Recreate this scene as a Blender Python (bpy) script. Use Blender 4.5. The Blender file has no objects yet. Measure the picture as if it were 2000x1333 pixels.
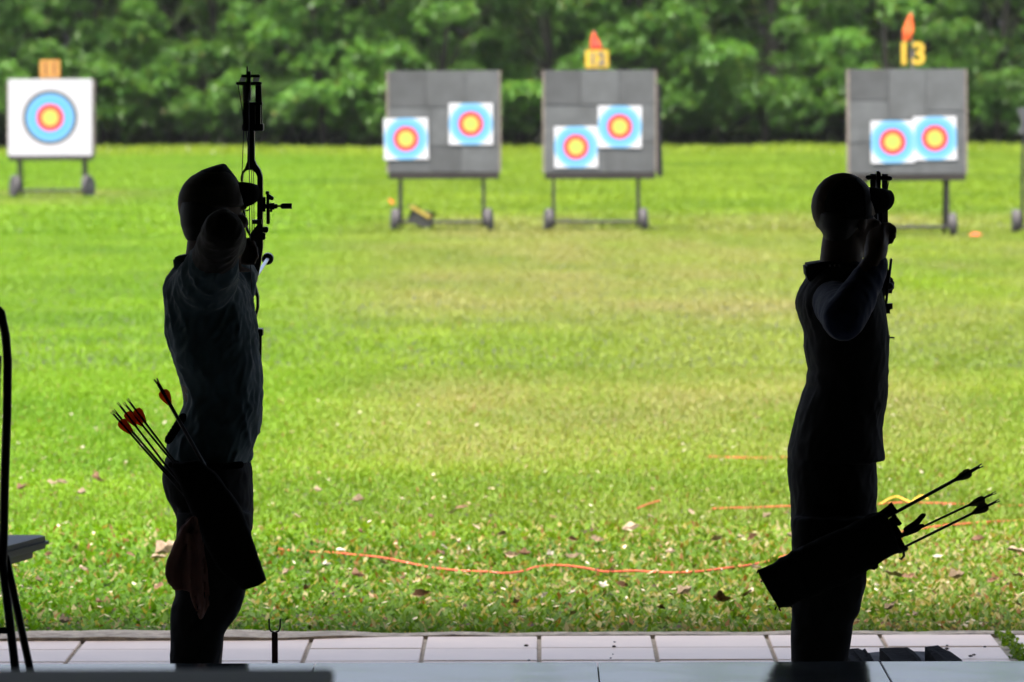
import bpy, bmesh, math, random
import numpy as np
from mathutils import Vector, Matrix, noise
R = math.radians
random.seed(7); rng = np.random.default_rng(11)
S = bpy.context.scene
C = S.collection

# ------------------------------------------------------------------ camera
FPX = 10833.0                      # focal length in pixels of the 2000 px wide photograph
CAMZ = 2.0
cam_d = bpy.data.cameras.new('camera'); cam = bpy.data.objects.new('camera', cam_d); C.objects.link(cam)
cam_d.sensor_width = 36; cam_d.lens = FPX*36/2000
cam_d.clip_start = 0.1; cam_d.clip_end = 2000
YAW, PITCH, ROLL = math.atan(53/FPX), math.atan(549.5/FPX), R(-0.2)
RM = Matrix.Rotation(YAW, 3, 'Z') @ Matrix.Rotation(math.pi/2-PITCH, 3, 'X') @ Matrix.Rotation(ROLL, 3, 'Z')
cam.location = (0, 0, CAMZ); cam.rotation_euler = RM.to_euler()
cam_d.dof.use_dof = True; cam_d.dof.focus_distance = 15.8; cam_d.dof.aperture_fstop = 8.0
S.camera = cam

# ------------------------------------------------------------------ world, sun, exposure
SUN_EL, SUN_AZ = 71, -150           # azimuth measured from +Y (away from camera) towards +X
w = bpy.data.worlds.new('World'); S.world = w; w.use_nodes = True
nt = w.node_tree; nt.nodes.clear()
sky = nt.nodes.new('ShaderNodeTexSky'); sky.sky_type = 'NISHITA'; sky.sun_disc = False
sky.sun_elevation = R(SUN_EL); sky.sun_rotation = R(SUN_AZ); sky.dust_density = 8; sky.air_density = 0.6; sky.ozone_density = 0.0
bg = nt.nodes.new('ShaderNodeBackground'); bg.inputs[1].default_value = 0.15
wo = nt.nodes.new('ShaderNodeOutputWorld')
nt.links.new(sky.outputs[0], bg.inputs[0]); nt.links.new(bg.outputs[0], wo.inputs[0])
sl = bpy.data.lights.new('sun', 'SUN'); sl.energy = 1.5; sl.angle = R(35); sl.color = (1, 0.96, 0.88)
so = bpy.data.objects.new('sun', sl); C.objects.link(so)
sd = Vector((math.sin(R(SUN_AZ))*math.cos(R(SUN_EL)), math.cos(R(SUN_AZ))*math.cos(R(SUN_EL)), math.sin(R(SUN_EL))))
so.rotation_euler = (-sd).to_track_quat('-Z', 'Y').to_euler(); so.location = (0, 30, 30)
S.view_settings.view_transform = 'Standard'; S.view_settings.look = 'None'
S.view_settings.exposure = 2.0; S.view_settings.gamma = 1
S.render.engine = 'CYCLES'

# ------------------------------------------------------------------ helpers
def P(px, py, Y):
    d = RM @ Vector(((px-1000)/FPX, -(py-666.5)/FPX, -1))
    t = Y/d.y
    return Vector((d.x*t, Y, CAMZ+d.z*t))
def G(px, py, z=0.0):               # point of the photograph on the level z
    d = RM @ Vector(((px-1000)/FPX, -(py-666.5)/FPX, -1))
    t = (z-CAMZ)/d.z
    return Vector((d.x*t, d.y*t, z))

WL = {}
class MB:
    def __init__(s): s.v = []; s.f = []; s.mi = []
    def add(s, vs, fs, m=0):
        o = len(s.v); s.v += [Vector(v) for v in vs]
        for f in fs: s.f.append([i+o for i in f]); s.mi.append(m)
    def box(s, a, b, m=0):
        x0,y0,z0 = a; x1,y1,z1 = b
        s.add([(x0,y0,z0),(x1,y0,z0),(x1,y1,z0),(x0,y1,z0),(x0,y0,z1),(x1,y0,z1),(x1,y1,z1),(x0,y1,z1)],
              [(3,2,1,0),(4,5,6,7),(0,1,5,4),(1,2,6,5),(2,3,7,6),(3,0,4,7)], m)
    def pbox(s, x0, y0, x1, y1, Y, d, m=0):      # box whose front shows those pixels at distance Y, d deep
        a = P(x0, y0, Y); b = P(x1, y1, Y)
        s.box((min(a.x,b.x), Y, min(a.z,b.z)), (max(a.x,b.x), Y+d, max(a.z,b.z)), m)
    def prism(s, pts, ext, m=0):                 # polygon extruded by vector
        ext = Vector(ext); n = len(pts)
        pts = [Vector(p) for p in pts]
        s.add(pts+[p+ext for p in pts], [list(range(n))[::-1], [n+i for i in range(n)]]+[(i,(i+1)%n,n+(i+1)%n,n+i) for i in range(n)], m)
    def pprism(s, pxs, Y, d, m=0): s.prism([P(x,y,Y) for x,y in pxs], (0,d,0), m)
    def tube(s, pts, rad, n=12, caps=True, m=0):
        pts = [Vector(p) for p in pts]
        if not hasattr(rad,'__len__'): rad = [rad]*len(pts)
        rings = []
        t0 = (pts[1]-pts[0]).normalized(); t1 = (pts[-1]-pts[-2]).normalized()
        P_, R_, T_ = [], [], []
        if caps:
            for k in (0.05, 0.5, 0.87): 
                P_.append(pts[0]-t0*rad[0]*math.sqrt(1-k*k)); R_.append(rad[0]*k); T_.append(t0)
        for i,p in enumerate(pts):
            t = (pts[min(i+1,len(pts)-1)]-pts[max(i-1,0)])
            t = t.normalized() if t.length > 1e-9 else t0
            P_.append(p); R_.append(rad[i]); T_.append(t)
        if caps:
            for k in (0.87, 0.5, 0.05):
                P_.append(pts[-1]+t1*rad[-1]*math.sqrt(1-k*k)); R_.append(rad[-1]*k); T_.append(t1)
        ref = Vector((0,0,1)) if abs(t0.z) < .9 else Vector((1,0,0))
        u = T_[0].cross(ref).normalized()
        for p,r,t in zip(P_,R_,T_):
            u = (u - t*u.dot(t)).normalized(); w_ = t.cross(u)
            rings.append([p+(u*math.cos(2*math.pi*j/n)+w_*math.sin(2*math.pi*j/n))*r for j in range(n)])
        s.loft(rings, m)
    def loft(s, rings, m=0):
        n = len(rings[0]); vs = [v for r in rings for v in r]; fs = []
        for i in range(len(rings)-1):
            for j in range(n):
                fs.append((i*n+j, i*n+(j+1)%n, (i+1)*n+(j+1)%n, (i+1)*n+j))
        fs.append(list(range(n))[::-1]); fs.append([(len(rings)-1)*n+j for j in range(n)])
        s.add(vs, fs, m)
    def ell(s, c, ax, n=16, m=0):                # ellipsoid; ax = three axis vectors
        c = Vector(c); a,b,d = [Vector(x) for x in ax]; rings = []
        for i in range(n//2+1):
            th = math.pi*i/(n//2); th = min(max(th, .04), math.pi-.04)
            rings.append([c+(a*math.cos(2*math.pi*j/n)+b*math.sin(2*math.pi*j/n))*math.sin(th)-d*math.cos(th) for j in range(n)])
        s.loft(rings, m)
    def sections(s, secs, Y, n=28, e=2.3, m=0):  # body sections: (py, xL, xR, half depth[, y shift])
        rings = []
        for q in secs:
            py,xl,xr,b = q[:4]; dy = q[4] if len(q) > 4 else 0
            a = P(xl,py,Y+dy); c = P(xr,py,Y+dy); h = (c.x-a.x)/2; mid = (a+c)/2
            ring = []
            for j in range(n):
                t = 2*math.pi*j/n; ct, st = math.cos(t), math.sin(t)
                ring.append(Vector((mid.x+h*math.copysign(abs(ct)**(2/e), ct), Y+dy+b*math.copysign(abs(st)**(2/e), st), mid.z)))
            rings.append(ring)
        s.loft(rings, m)
    def build(s, name, mats, parent=None, loc=None, smooth=False, remesh=None, fold=0, bevel=0, kind=None):
        me = bpy.data.meshes.new(name)
        off = WL[parent.name] if parent else (Vector(loc) if loc is not None else Vector((0,0,0)))
        me.from_pydata([v-off for v in s.v], [], s.f)
        if not isinstance(mats,(list,tuple)): mats = [mats]
        for m in mats: me.materials.append(m)
        for p,mi in zip(me.polygons, s.mi): p.material_index = mi; p.use_smooth = smooth
        bm = bmesh.new(); bm.from_mesh(me); bmesh.ops.recalc_face_normals(bm, faces=bm.faces)
        if bevel: bmesh.ops.bevel(bm, geom=[e for e in bm.edges if e.calc_face_angle(0) > .5], offset=bevel, segments=2, affect='EDGES')
        bm.to_mesh(me); bm.free()
        o = bpy.data.objects.new(name, me); C.objects.link(o)
        if remesh:
            md = o.modifiers.new('r','REMESH'); md.mode = 'VOXEL'; md.voxel_size = remesh
            sm = o.modifiers.new('s','SMOOTH'); sm.factor = .5; sm.iterations = 6
            dg = bpy.context.evaluated_depsgraph_get()
            m2 = bpy.data.meshes.new_from_object(o.evaluated_get(dg)); o.modifiers.clear()
            m2.name = name; o.data = m2; bpy.data.meshes.remove(me); me = m2
            if not me.materials:
                for m in mats: me.materials.append(m)
            for p in me.polygons: p.use_smooth = True
            if fold:
                N = [v.normal.copy() for v in me.vertices]
                for v,nn in zip(me.vertices, N):
                    c = v.co
                    a = noise.noise((c.x*16+c.z*9, c.y*16, c.z*5))
                    b = noise.noise((c.x*34-c.z*22+7, c.y*34, c.z*13))
                    k = 1-abs(a)*2.2; k2 = 1-abs(b)*2.2
                    v.co = c+nn*fold*(k*.7+k2*.4-.35)
                me.update()
        if parent: o.parent = parent; WL[o.name] = WL[parent.name]
        else: o.location = off; WL[o.name] = off
        if kind: o['kind'] = kind
        return o
def tag(o, label=None, cat=None, group=None, kind=None):
    if label: o['label'] = label
    if cat: o['category'] = cat
    if group: o['group'] = group
    if kind: o['kind'] = kind
    return o
def thing(name, loc, label, cat, group=None):
    o = bpy.data.objects.new(name, None); C.objects.link(o); o.location = loc; o.empty_display_size = .1
    WL[o.name] = Vector(loc)
    return tag(o, label, cat, group)

# ------------------------------------------------------------------ materials
def mat(name, col, rough=.7, var=.15, scale=20, bump=0, bscale=80, metal=0, sheen=0, spec=.5, coat=0, detail=4, mapscale=None):
    m = bpy.data.materials.new(name); m.use_nodes = True; t = m.node_tree; b = t.nodes['Principled BSDF']
    b.inputs['Roughness'].default_value = rough; b.inputs['Metallic'].default_value = metal
    b.inputs['Specular IOR Level'].default_value = spec
    if sheen: b.inputs['Sheen Weight'].default_value = sheen; b.inputs['Sheen Roughness'].default_value = .4
    if coat: b.inputs['Coat Weight'].default_value = coat
    tc = t.nodes.new('ShaderNodeTexCoord'); src = tc.outputs['Object']
    if mapscale:
        mp = t.nodes.new('ShaderNodeMapping'); mp.inputs['Scale'].default_value = mapscale
        t.links.new(src, mp.inputs[0]); src = mp.outputs[0]
    n = t.nodes.new('ShaderNodeTexNoise'); n.inputs['Scale'].default_value = scale; n.inputs['Detail'].default_value = detail
    t.links.new(src, n.inputs['Vector'])
    r = t.nodes.new('ShaderNodeValToRGB'); r.color_ramp.elements[0].position = .3; r.color_ramp.elements[1].position = .7
    c = Vector(col)
    r.color_ramp.elements[0].color = (*(c*(1-var)), 1); r.color_ramp.elements[1].color = (*(c*(1+var)), 1)
    t.links.new(n.outputs['Fac'], r.inputs[0]); t.links.new(r.outputs[0], b.inputs['Base Color'])
    if bump:
        n2 = t.nodes.new('ShaderNodeTexNoise'); n2.inputs['Scale'].default_value = bscale; n2.inputs['Detail'].default_value = 6
        t.links.new(src, n2.inputs['Vector'])
        bp = t.nodes.new('ShaderNodeBump'); bp.inputs['Strength'].default_value = bump; bp.inputs['Distance'].default_value = .01
        t.links.new(n2.outputs['Fac'], bp.inputs['Height']); t.links.new(bp.outputs[0], b.inputs['Normal'])
    return m
def leafmat(name, trans=.4, rough=.45, spec=.35, mul=1.0):
    m = bpy.data.materials.new(name); m.use_nodes = True; t = m.node_tree; t.nodes.clear()
    a = t.nodes.new('ShaderNodeAttribute'); a.attribute_name = 'Col'
    b = t.nodes.new('ShaderNodeBsdfPrincipled'); b.inputs['Roughness'].default_value = rough; b.inputs['Specular IOR Level'].default_value = spec
    tr = t.nodes.new('ShaderNodeBsdfTranslucent')
    g = t.nodes.new('ShaderNodeMix'); g.data_type = 'RGBA'; g.blend_type = 'MULTIPLY'; g.inputs[0].default_value = 1
    g.inputs[7].default_value = (1.25, 1.2, .55, 1)
    t.links.new(a.outputs['Color'], g.inputs[6]); t.links.new(g.outputs[2], tr.inputs[0])
    t.links.new(a.outputs['Color'], b.inputs['Base Color'])
    mx = t.nodes.new('ShaderNodeMixShader'); mx.inputs[0].default_value = trans
    t.links.new(b.outputs[0], mx.inputs[1]); t.links.new(tr.outputs[0], mx.inputs[2])
    o = t.nodes.new('ShaderNodeOutputMaterial'); t.links.new(mx.outputs[0], o.inputs[0])
    return m
def clothmat(name, col, **k): return mat(name, col, rough=.85, var=.12, scale=9, bump=.15, bscale=400, spec=.25, **k)

M = dict(
 grass=leafmat('grass', .42, .5, .18), foliage=leafmat('foliage', .38, .4), litter=leafmat('litter', .2, .7, .2),
 tile=mat('tile_glaze', (.80,.665,.535), .4, .08, 2.2, .05, 60), grout=mat('grout', (.40,.37,.30), .95, .25, 18, .4, 120),
 kerb=mat('kerb_concrete', (.34,.31,.25), .95, .35, 25, .6, 90),
 platform=mat('platform_tile', (.15,.17,.172), .09, .4, 2.5, .16, 2.2, mapscale=(1,1.3,1)),
 interior=mat('shelter_paint', (.06,.058,.055), .9, .2, 3), roof=mat('roof_sheet', (.05,.048,.045), .8, .2, 3),
 table=mat('table_laminate', (.07,.075,.07), .4, .2, 5), 
 skin=mat('skin', (.11,.07,.048), .6, .12, 30, .1, 300), hair=mat('hair', (.012,.010,.009), .5, .2, 200, .5, 500),
 shirt=clothmat('teal_polo', (.085,.145,.165), sheen=.4), jacket=clothmat('black_jacket', (.014,.014,.015), sheen=.05),
 sleeve=clothmat('navy_sleeve', (.02,.035,.09), sheen=.2), trousers=clothmat('black_trousers', (.008,.008,.0085), sheen=.0),
 capl=clothmat('khaki_cap', (.07,.06,.045), sheen=.1), capd=clothmat('black_cap', (.014,.014,.014)),
 armsl=clothmat('dark_arm_sleeve', (.034,.029,.023), sheen=.2),
 shoe=mat('shoe', (.03,.03,.03), .5), stripe=mat('white_stripe', (.5,.5,.5), .7),
 bow=mat('bow_black', (.014,.013,.013), .35, .1, 40, spec=.5), bowred=mat('bow_red', (.10,.018,.015), .3, .1, 40),
 metal=mat('aluminium', (.85,.88,.92), .38, .05, 30, metal=1), string=mat('string', (.03,.03,.03), .7),
 
 shaft=mat('carbon_shaft', (.012,.012,.013), .3, .1, 40),
 quiver=mat('quiver_nylon', (.007,.007,.007), .9, .2, 60, .3, 300, spec=.15), towel=clothmat('red_towel', (.24,.12,.095)),
 foam=[mat('foam_%d'%i, (g,g*1.13,g*1.19), .95, .16, 6, .4, 160) for i,g in enumerate((.052,.062,.073,.083))],
 foamedge=mat('foam_edge', (.17,.15,.13), .9, .25, 12), frame=mat('frame_steel', (.014,.014,.014), .6, .2, 30),
 wood=mat('tray_wood', (.02,.018,.016), .9, .3, 12), tyre=mat('tyre', (.05,.05,.053), .8, .2, 30), hub=mat('hub', (.06,.06,.06), .5),
 yellow=mat('yellow_paint', (.50,.34,.03), .6, .1), orange=mat('orange_paint', (.46,.23,.05), .6, .1), greyp=mat('grey_paint', (.13,.125,.115), .7),
 brownp=mat('brown_paint', (.13,.06,.02), .7), red=mat('red_cloth', (.80,.08,.05), .8, .1), redo=mat('orange_cloth', (.85,.16,.04), .8, .1),
 rope=mat('orange_rope', (.50,.085,.04), .8, .3, 300, .5, 500), ropey=mat('yellow_rope', (.70,.42,.04), .7, .2, 300),
 char=mat('dark_board', (.010,.0095,.009), .95, .5, 30, .9, 60, spec=.1), greysheet=mat('grey_sheet', (.05,.05,.05), .8, .2, 20),
 chairm=mat('chair_tube', (.012,.012,.012), .4), vinyl=mat('seat_vinyl', (.13,.16,.17), .4, .1, 10),
 bark=mat('bark', (.030,.030,.022), .95, .35, 14, .8, 40), bagd=mat('bag_dark', (.03,.033,.03), .8), bagy=mat('bag_yellow', (.35,.28,.04), .7),
 stake=mat('stake_paint', (.055,.015,.014), .5, .2), white=mat('white_paper_litter', (.75,.75,.72), .8),
)
def vanemat(name, col):
    m = bpy.data.materials.new(name); m.use_nodes = True; t = m.node_tree; b = t.nodes['Principled BSDF']
    tc = t.nodes.new('ShaderNodeTexCoord'); n = t.nodes.new('ShaderNodeTexNoise'); n.inputs['Scale'].default_value = 60
    t.links.new(tc.outputs['Object'], n.inputs[0])
    rp = t.nodes.new('ShaderNodeValToRGB'); rp.color_ramp.elements[0].color = (*[c*.8 for c in col],1); rp.color_ramp.elements[1].color = (*col,1)
    t.links.new(n.outputs['Fac'], rp.inputs[0]); t.links.new(rp.outputs[0], b.inputs['Base Color'])
    tr = t.nodes.new('ShaderNodeBsdfTranslucent'); t.links.new(rp.outputs[0], tr.inputs[0])
    mx = t.nodes.new('ShaderNodeMixShader'); mx.inputs[0].default_value = .8
    t.links.new(b.outputs[0], mx.inputs[1]); t.links.new(tr.outputs[0], mx.inputs[2]); t.links.new(mx.outputs[0], t.nodes['Material Output'].inputs[0])
    return m
M['limbw'] = vanemat('white_limb_cap', (.85,.85,.88)); M['vane_o'] = vanemat('orange_vane', (1.0,.24,.03)); M['vane_g'] = vanemat('grey_vane', (.16,.15,.10))
def facemat(name, stops):            # printed rings on paper, by radius in object space (1 = half paper width)
    m = bpy.data.materials.new(name); m.use_nodes = True; t = m.node_tree; b = t.nodes['Principled BSDF']; b.inputs['Roughness'].default_value = .7
    tc = t.nodes.new('ShaderNodeTexCoord'); mp = t.nodes.new('ShaderNodeVectorMath'); mp.operation = 'MULTIPLY'; mp.inputs[1].default_value = (1,0,1)
    t.links.new(tc.outputs['Object'], mp.inputs[0])
    ln = t.nodes.new('ShaderNodeVectorMath'); ln.operation = 'LENGTH'; t.links.new(mp.outputs[0], ln.inputs[0])
    r = t.nodes.new('ShaderNodeValToRGB'); r.color_ramp.interpolation = 'CONSTANT'
    r.color_ramp.elements[0].position = 0; r.color_ramp.elements[0].color = (*stops[0][1],1)
    r.color_ramp.elements[1].position = stops[1][0]; r.color_ramp.elements[1].color = (*stops[1][1],1)
    for p,c in stops[2:]:
        e = r.color_ramp.elements.new(p); e.color = (*c,1)
    t.links.new(ln.outputs['Value'], r.inputs[0]); t.links.new(r.outputs[0], b.inputs['Base Color'])
    return m
GOLD, RED, BLU, BLL, WHT, BLK = (.29,.32,.05), (.50,.022,.022), (.055,.25,.48), (.11,.30,.49), (.43,.46,.49), (.03,.03,.03)
hw = .26
M['face'] = facemat('small_face_print', [(0,(.26,.36,.06)),(.045,GOLD),(.36*hw,RED),(.45*hw,(.46,.02,.02)),(.57*hw,BLU),(.78*hw,BLL),(.985*hw,WHT)])
M['bigface'] = facemat('large_face_print', [(0,(.26,.36,.06)),(.06,GOLD),(.125,RED),(.20,BLU),(.30,(.075,.27,.49)),(.352,BLK),(.405,(.34,.36,.385))])

# ------------------------------------------------------------------ leaf sheets in numpy
def quad_mesh(name, V, col, material, loc=(0,0,0), tri=None):
    n = V.shape[0]; me = bpy.data.meshes.new(name)
    V = V-np.array(loc)
    me.vertices.add(n*4); me.vertices.foreach_set('co', V.reshape(-1).astype(np.float32))
    me.loops.add(n*4); me.loops.foreach_set('vertex_index', np.arange(n*4, dtype=np.int32))
    me.polygons.add(n); me.polygons.foreach_set('loop_start', np.arange(0, n*4, 4, dtype=np.int32))
    ca = me.color_attributes.new('Col', 'FLOAT_COLOR', 'POINT')
    cc = np.ones((n,4,4), np.float32); cc[:,:,:3] = col[:,None,:]
    ca.data.foreach_set('color', cc.reshape(-1))
    me.materials.append(material); me.update(calc_edges=True); me.validate()
    return me
def leaves(base, az, el, L, W, roll=0, droop=.25):
    """diamond leaves: base (n,3), direction by azimuth/elevation, length, width"""
    n = len(base); d = np.stack([np.cos(az)*np.cos(el), np.sin(az)*np.cos(el), np.sin(el)],1)
    side = np.stack([-np.sin(az), np.cos(az), np.zeros(n)],1)
    up = np.cross(d, side)*-1
    if not np.isscalar(roll):
        side = side*np.cos(roll)[:,None]+up*np.sin(roll)[:,None]
    L = L[:,None]; W = W[:,None]
    mid = base+d*L*.48
    tip = base+d*L; tip[:,2] -= (droop*L[:,0])
    return np.stack([base, mid+side*W*.5, tip, mid-side*W*.5],1)
def vnoise(x, y, s, seed=0):
    x = x*s+seed*17.3; y = y*s+seed*7.1
    xi = np.floor(x).astype(int); yi = np.floor(y).astype(int); fx = x-xi; fy = y-yi
    fx = fx*fx*(3-2*fx); fy = fy*fy*(3-2*fy)
    h = lambda a,b: (np.sin(a*127.1+b*311.7+seed*74.7)*43758.5453) % 1.0
    return (h(xi,yi)*(1-fx)+h(xi+1,yi)*fx)*(1-fy)+(h(xi,yi+1)*(1-fx)+h(xi+1,yi+1)*fx)*fy
def lerp(a,b,t): return a*(1-t)+b*t
def sst(x,a,b): t = np.clip((x-a)/(b-a),0,1); return t*t*(3-2*t)

# ------------------------------------------------------------------ ground
GZ = -0.03
EDGE = 19.34
def ground_mat():
    m = mat('ground_soil', (.024,.028,.010), .95, .35, 1.2, .5, 40)
    return m
g = MB(); g.add([(-400,EDGE-.02,GZ),(400,EDGE-.02,GZ),(400,900,GZ),(-400,900,GZ)],[(0,1,2,3)])
g.build('ground', ground_mat(), kind='structure')

def dryness(X, Y):
    n = .65*vnoise(X,Y*.22,.45,1)+.35*vnoise(X,Y*.3,1.6,2)
    a = sst(Y,40,48)*(1-sst(Y,66,74))*sst(X,-3.2,-.5)            # worn lane in front of the butts
    b = sst(Y,26.5,29)*(1-sst(Y,33,37))*sst(X,-1.6,-.4)*(1-sst(X,1.8,3.2))
    c = sst(Y,76,80)*(1-sst(Y,84,88))*(1-sst(X,-7,-5))
    d = .35*sst(X,-.5,1.5)*(1-sst(Y,68,76))
    return np.clip((n-.18)*1.15,0,1)*np.clip(a*1.05+b*.8+c*.8+d*1.1+.08,0,1.1)
def grass_zone(y0, y1, dens, h, wd, lean0, lean1, vr, oddp):
    A = 0; ys = np.linspace(y0,y1,60); wid = (2000/FPX)*ys+2.2
    area = np.trapezoid(wid, ys) if hasattr(np,'trapezoid') else np.trapz(wid, ys)
    n = int(area*dens)
    cdf = np.cumsum(wid); cdf = cdf/cdf[-1]
    Y = np.interp(rng.random(n), cdf, ys)
    X = (-1053/FPX*Y-1.1)+(2000/FPX*Y+2.2)*rng.random(n)
    az = rng.random(n)*2*np.pi; el = np.radians(90-rng.uniform(lean0,lean1,n))
    k = (.45+.5*vnoise(X,Y,1.7,5)+.5*vnoise(X,Y,9,6))*rng.uniform(.6,1.3,n)
    L = h*k; W = wd*rng.uniform(.7,1.3,n)
    base = np.stack([X,Y,np.full(n,GZ)],1)
    V = leaves(base, az, el, L, W, roll=rng.uniform(-.6,.6,n), droop=.12)
    dry = dryness(X,Y); r = rng.random(n)
    gcol = lerp(np.array([.062,.155,.006])[None], np.array([.215,.335,.016])[None], np.clip(.5+vr*(r-.5)+.5*(vnoise(X,Y,.8,9)-.5),0,1)[:,None])
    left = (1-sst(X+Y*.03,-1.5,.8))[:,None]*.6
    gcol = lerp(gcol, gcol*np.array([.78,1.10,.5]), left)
    broad = (sst(Y+1.6*(vnoise(X,Y,1.1,12)-.5),20.0,28))[:,None]     # broad fade: blade colour darkens towards the deck, edge broken by noise
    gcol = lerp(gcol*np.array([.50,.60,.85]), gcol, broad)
    dcol = lerp(np.array([.25,.205,.095])[None], np.array([.34,.305,.15])[None], rng.random(n)[:,None])
    mixd = np.clip((.03+.85*dry)*(1+vr*2*(rng.random(n)-.5)),0,1); hard = (rng.random(n) < mixd)
    col = lerp(gcol, dcol, np.where(hard, mixd*(1-vr)+vr, mixd*(1-vr))[:,None])
    odd = rng.random(n)      # a few reddish or yellowed blades
    col = np.where((odd<oddp)[:,None], np.array([.17,.085,.025]), col); col = np.where((odd>1-oddp)[:,None], np.array([.27,.25,.07]), col)
    return V, col
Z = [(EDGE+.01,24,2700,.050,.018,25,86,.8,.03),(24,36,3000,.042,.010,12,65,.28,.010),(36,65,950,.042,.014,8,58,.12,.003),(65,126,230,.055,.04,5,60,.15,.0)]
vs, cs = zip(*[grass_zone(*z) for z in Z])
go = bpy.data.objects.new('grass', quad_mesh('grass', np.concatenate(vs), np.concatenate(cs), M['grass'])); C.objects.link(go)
tag(go, 'short bright green lawn grass covering the whole shooting field', 'grass', kind='stuff')
# taller rough grass with pale flower heads under the trees
n = 26000; X = rng.uniform(-15,14,n); Y = rng.uniform(117,127,n)
hh = (.05+.15*vnoise(X,Y,.9,3)*sst(Y,117,123))*rng.uniform(.6,1.2,n)
V = leaves(np.stack([X,Y,np.full(n,GZ)],1), rng.random(n)*6.28, np.radians(rng.uniform(45,88,n)), hh, rng.uniform(.03,.08,n), droop=.1)
col = lerp(np.array([.12,.21,.015])[None], np.array([.26,.36,.03])[None], rng.random(n)[:,None])
fl = rng.random(n) < .008; col[fl] = (.5,.5,.45)
tg = bpy.data.objects.new('rough_grass', quad_mesh('rough_grass', V, col, M['grass'])); C.objects.link(tg)
tag(tg, 'taller rough grass along the foot of the trees', 'grass', kind='stuff')

# ------------------------------------------------------------------ deck, kerb, platform, shelter
deck = MB(); deck.box((-20,12.0,-.25),(20,19.20,-.012)); deck = deck.build('paved_deck', M['grout'], kind='structure')
PITCH_T, GAP = .394, .015
def tile_mesh(name, a, t, material, bev=.004):
    m = MB(); m.box((-a/2,-a/2,-t),(a/2,a/2,0)); o = m.build(name, material, bevel=bev); me = o.data; bpy.data.objects.remove(o); return me
tm = tile_mesh('tile', PITCH_T-GAP, .02, M['tile'], .002)
X0 = G(1053,1270).x
for iy in range(8):
    for ix in range(-8,8):
        x = X0+(ix+.5)*PITCH_T; x += .035 if ix >= 4 else 0
        o = bpy.data.objects.new('tile', tm); C.objects.link(o); o.parent = deck
        o.location = (x, 19.20-(iy+.5)*PITCH_T, random.uniform(-.0015,.0015)); o.rotation_euler.z = random.uniform(-.002,.002)
# kerb with a rough upper edge
k = MB(); nseg = 150
for i in range(nseg):
    x0 = -4.5+9*i/nseg; x1 = -4.5+9*(i+1)/nseg
def kerb_y(x): return 19.335+.02*noise.noise((x*1.3,2,0))+.012*noise.noise((x*7,5,0))+(.03 if x < -.85 else 0)
rings = []
for i in range(nseg+1):
    x = -4.5+9*i/nseg; y1 = kerb_y(x); zt = .002+.006*noise.noise((x*5,1,3))
    wl = 1-min(1,max(0,(x+.95+.15*noise.noise((x*3,0,9)))/.5)); ya = 19.203-.115*wl; zt += .008*wl
    rings.append([Vector((x,ya,-.2)),Vector((x,ya,zt)),Vector((x,(ya+y1)/2,zt+.004)),Vector((x,y1,zt-.004)),Vector((x,y1,-.2))])
k.loft(rings); kerb = k.build('kerb', M['kerb'], kind='structure')

PLZ, PLY = .40, 14.68
pf = MB(); pf.box((-20,-6,-.2),(20,PLY-.012,PLZ-.012)); plat = pf.build('platform', M['grout'], kind='structure')
pt = tile_mesh('tile', .75-.004, .02, M['platform'], .0015)
XP = G(1167.5,1300,PLZ).x
for iy in range(7):
    for ix in range(-5,4):
        o = bpy.data.objects.new('tile', pt); C.objects.link(o); o.parent = plat
        o.location = (XP+(ix+.5)*.75, PLY-(iy+.5)*.75, PLZ+random.uniform(-.0006,.0006))
rf = MB(); rf.prism([(-22,-7,3.1),(-22,19.2,2.9),(-22,19.2,3.05),(-22,-7,3.3)], (44,0,0)); rf.build('unseen_shelter_roof', M['roof'], kind='structure')  # unseen roof, its reach shaped to shade archers, deck and near grass
bw = MB(); bw.box((-20,-6.2,PLZ),(20,-6,3.05)); bw.build('unseen_wall_back', M['interior'], kind='structure')  # unseen dark wall added behind the camera to keep the archers dark
lw = MB(); lw.box((-20.2,-6,-.2),(-20.02,8,2.95)); lw.build('unseen_wall_left', M['interior'], kind='structure')  # unseen wall added against side light, cut short to let some in
rw = MB(); rw.box((20.02,-6,-.2),(20.2,18,2.74)); rw.build('unseen_wall_right', M['interior'], kind='structure')  # unseen wall added to keep side light off the archers

# ------------------------------------------------------------------ trees behind the field
def bough_leaves(c, rad, ncl, nl, L, zcut, tone):
    v = rng.normal(size=(ncl,3)); v /= np.linalg.norm(v,axis=1)[:,None]
    v[:,2] = np.where(rng.random(ncl) < .72, np.abs(v[:,2]), v[:,2])
    r = rng.uniform(.62,1.06,ncl)[:,None]
    cl = np.array(c)[None]+v*r*np.array(rad)[None]
    cl[:,2] = np.maximum(cl[:,2], zcut)
    cen = np.repeat(cl, nl, 0); n = len(cen)
    az = rng.random(n)*6.283; el = np.radians(rng.uniform(-62,22,n))
    base = cen+rng.normal(scale=.04,size=(n,3))
    LL = L*rng.uniform(.7,1.25,n)
    V = leaves(base, az, el, LL, LL*rng.uniform(.28,.4,n), roll=rng.uniform(-.4,.4,n), droop=.22)
    t = np.repeat(rng.random(ncl), nl)*.6+rng.random(n)*.4
    col = lerp(np.array([.036,.120,.022])[None], np.array([.135,.30,.050])[None], t[:,None])*tone
    odd = rng.random(n) < .02
    col[odd] = np.array([.16,.17,.03])
    return V, col
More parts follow.
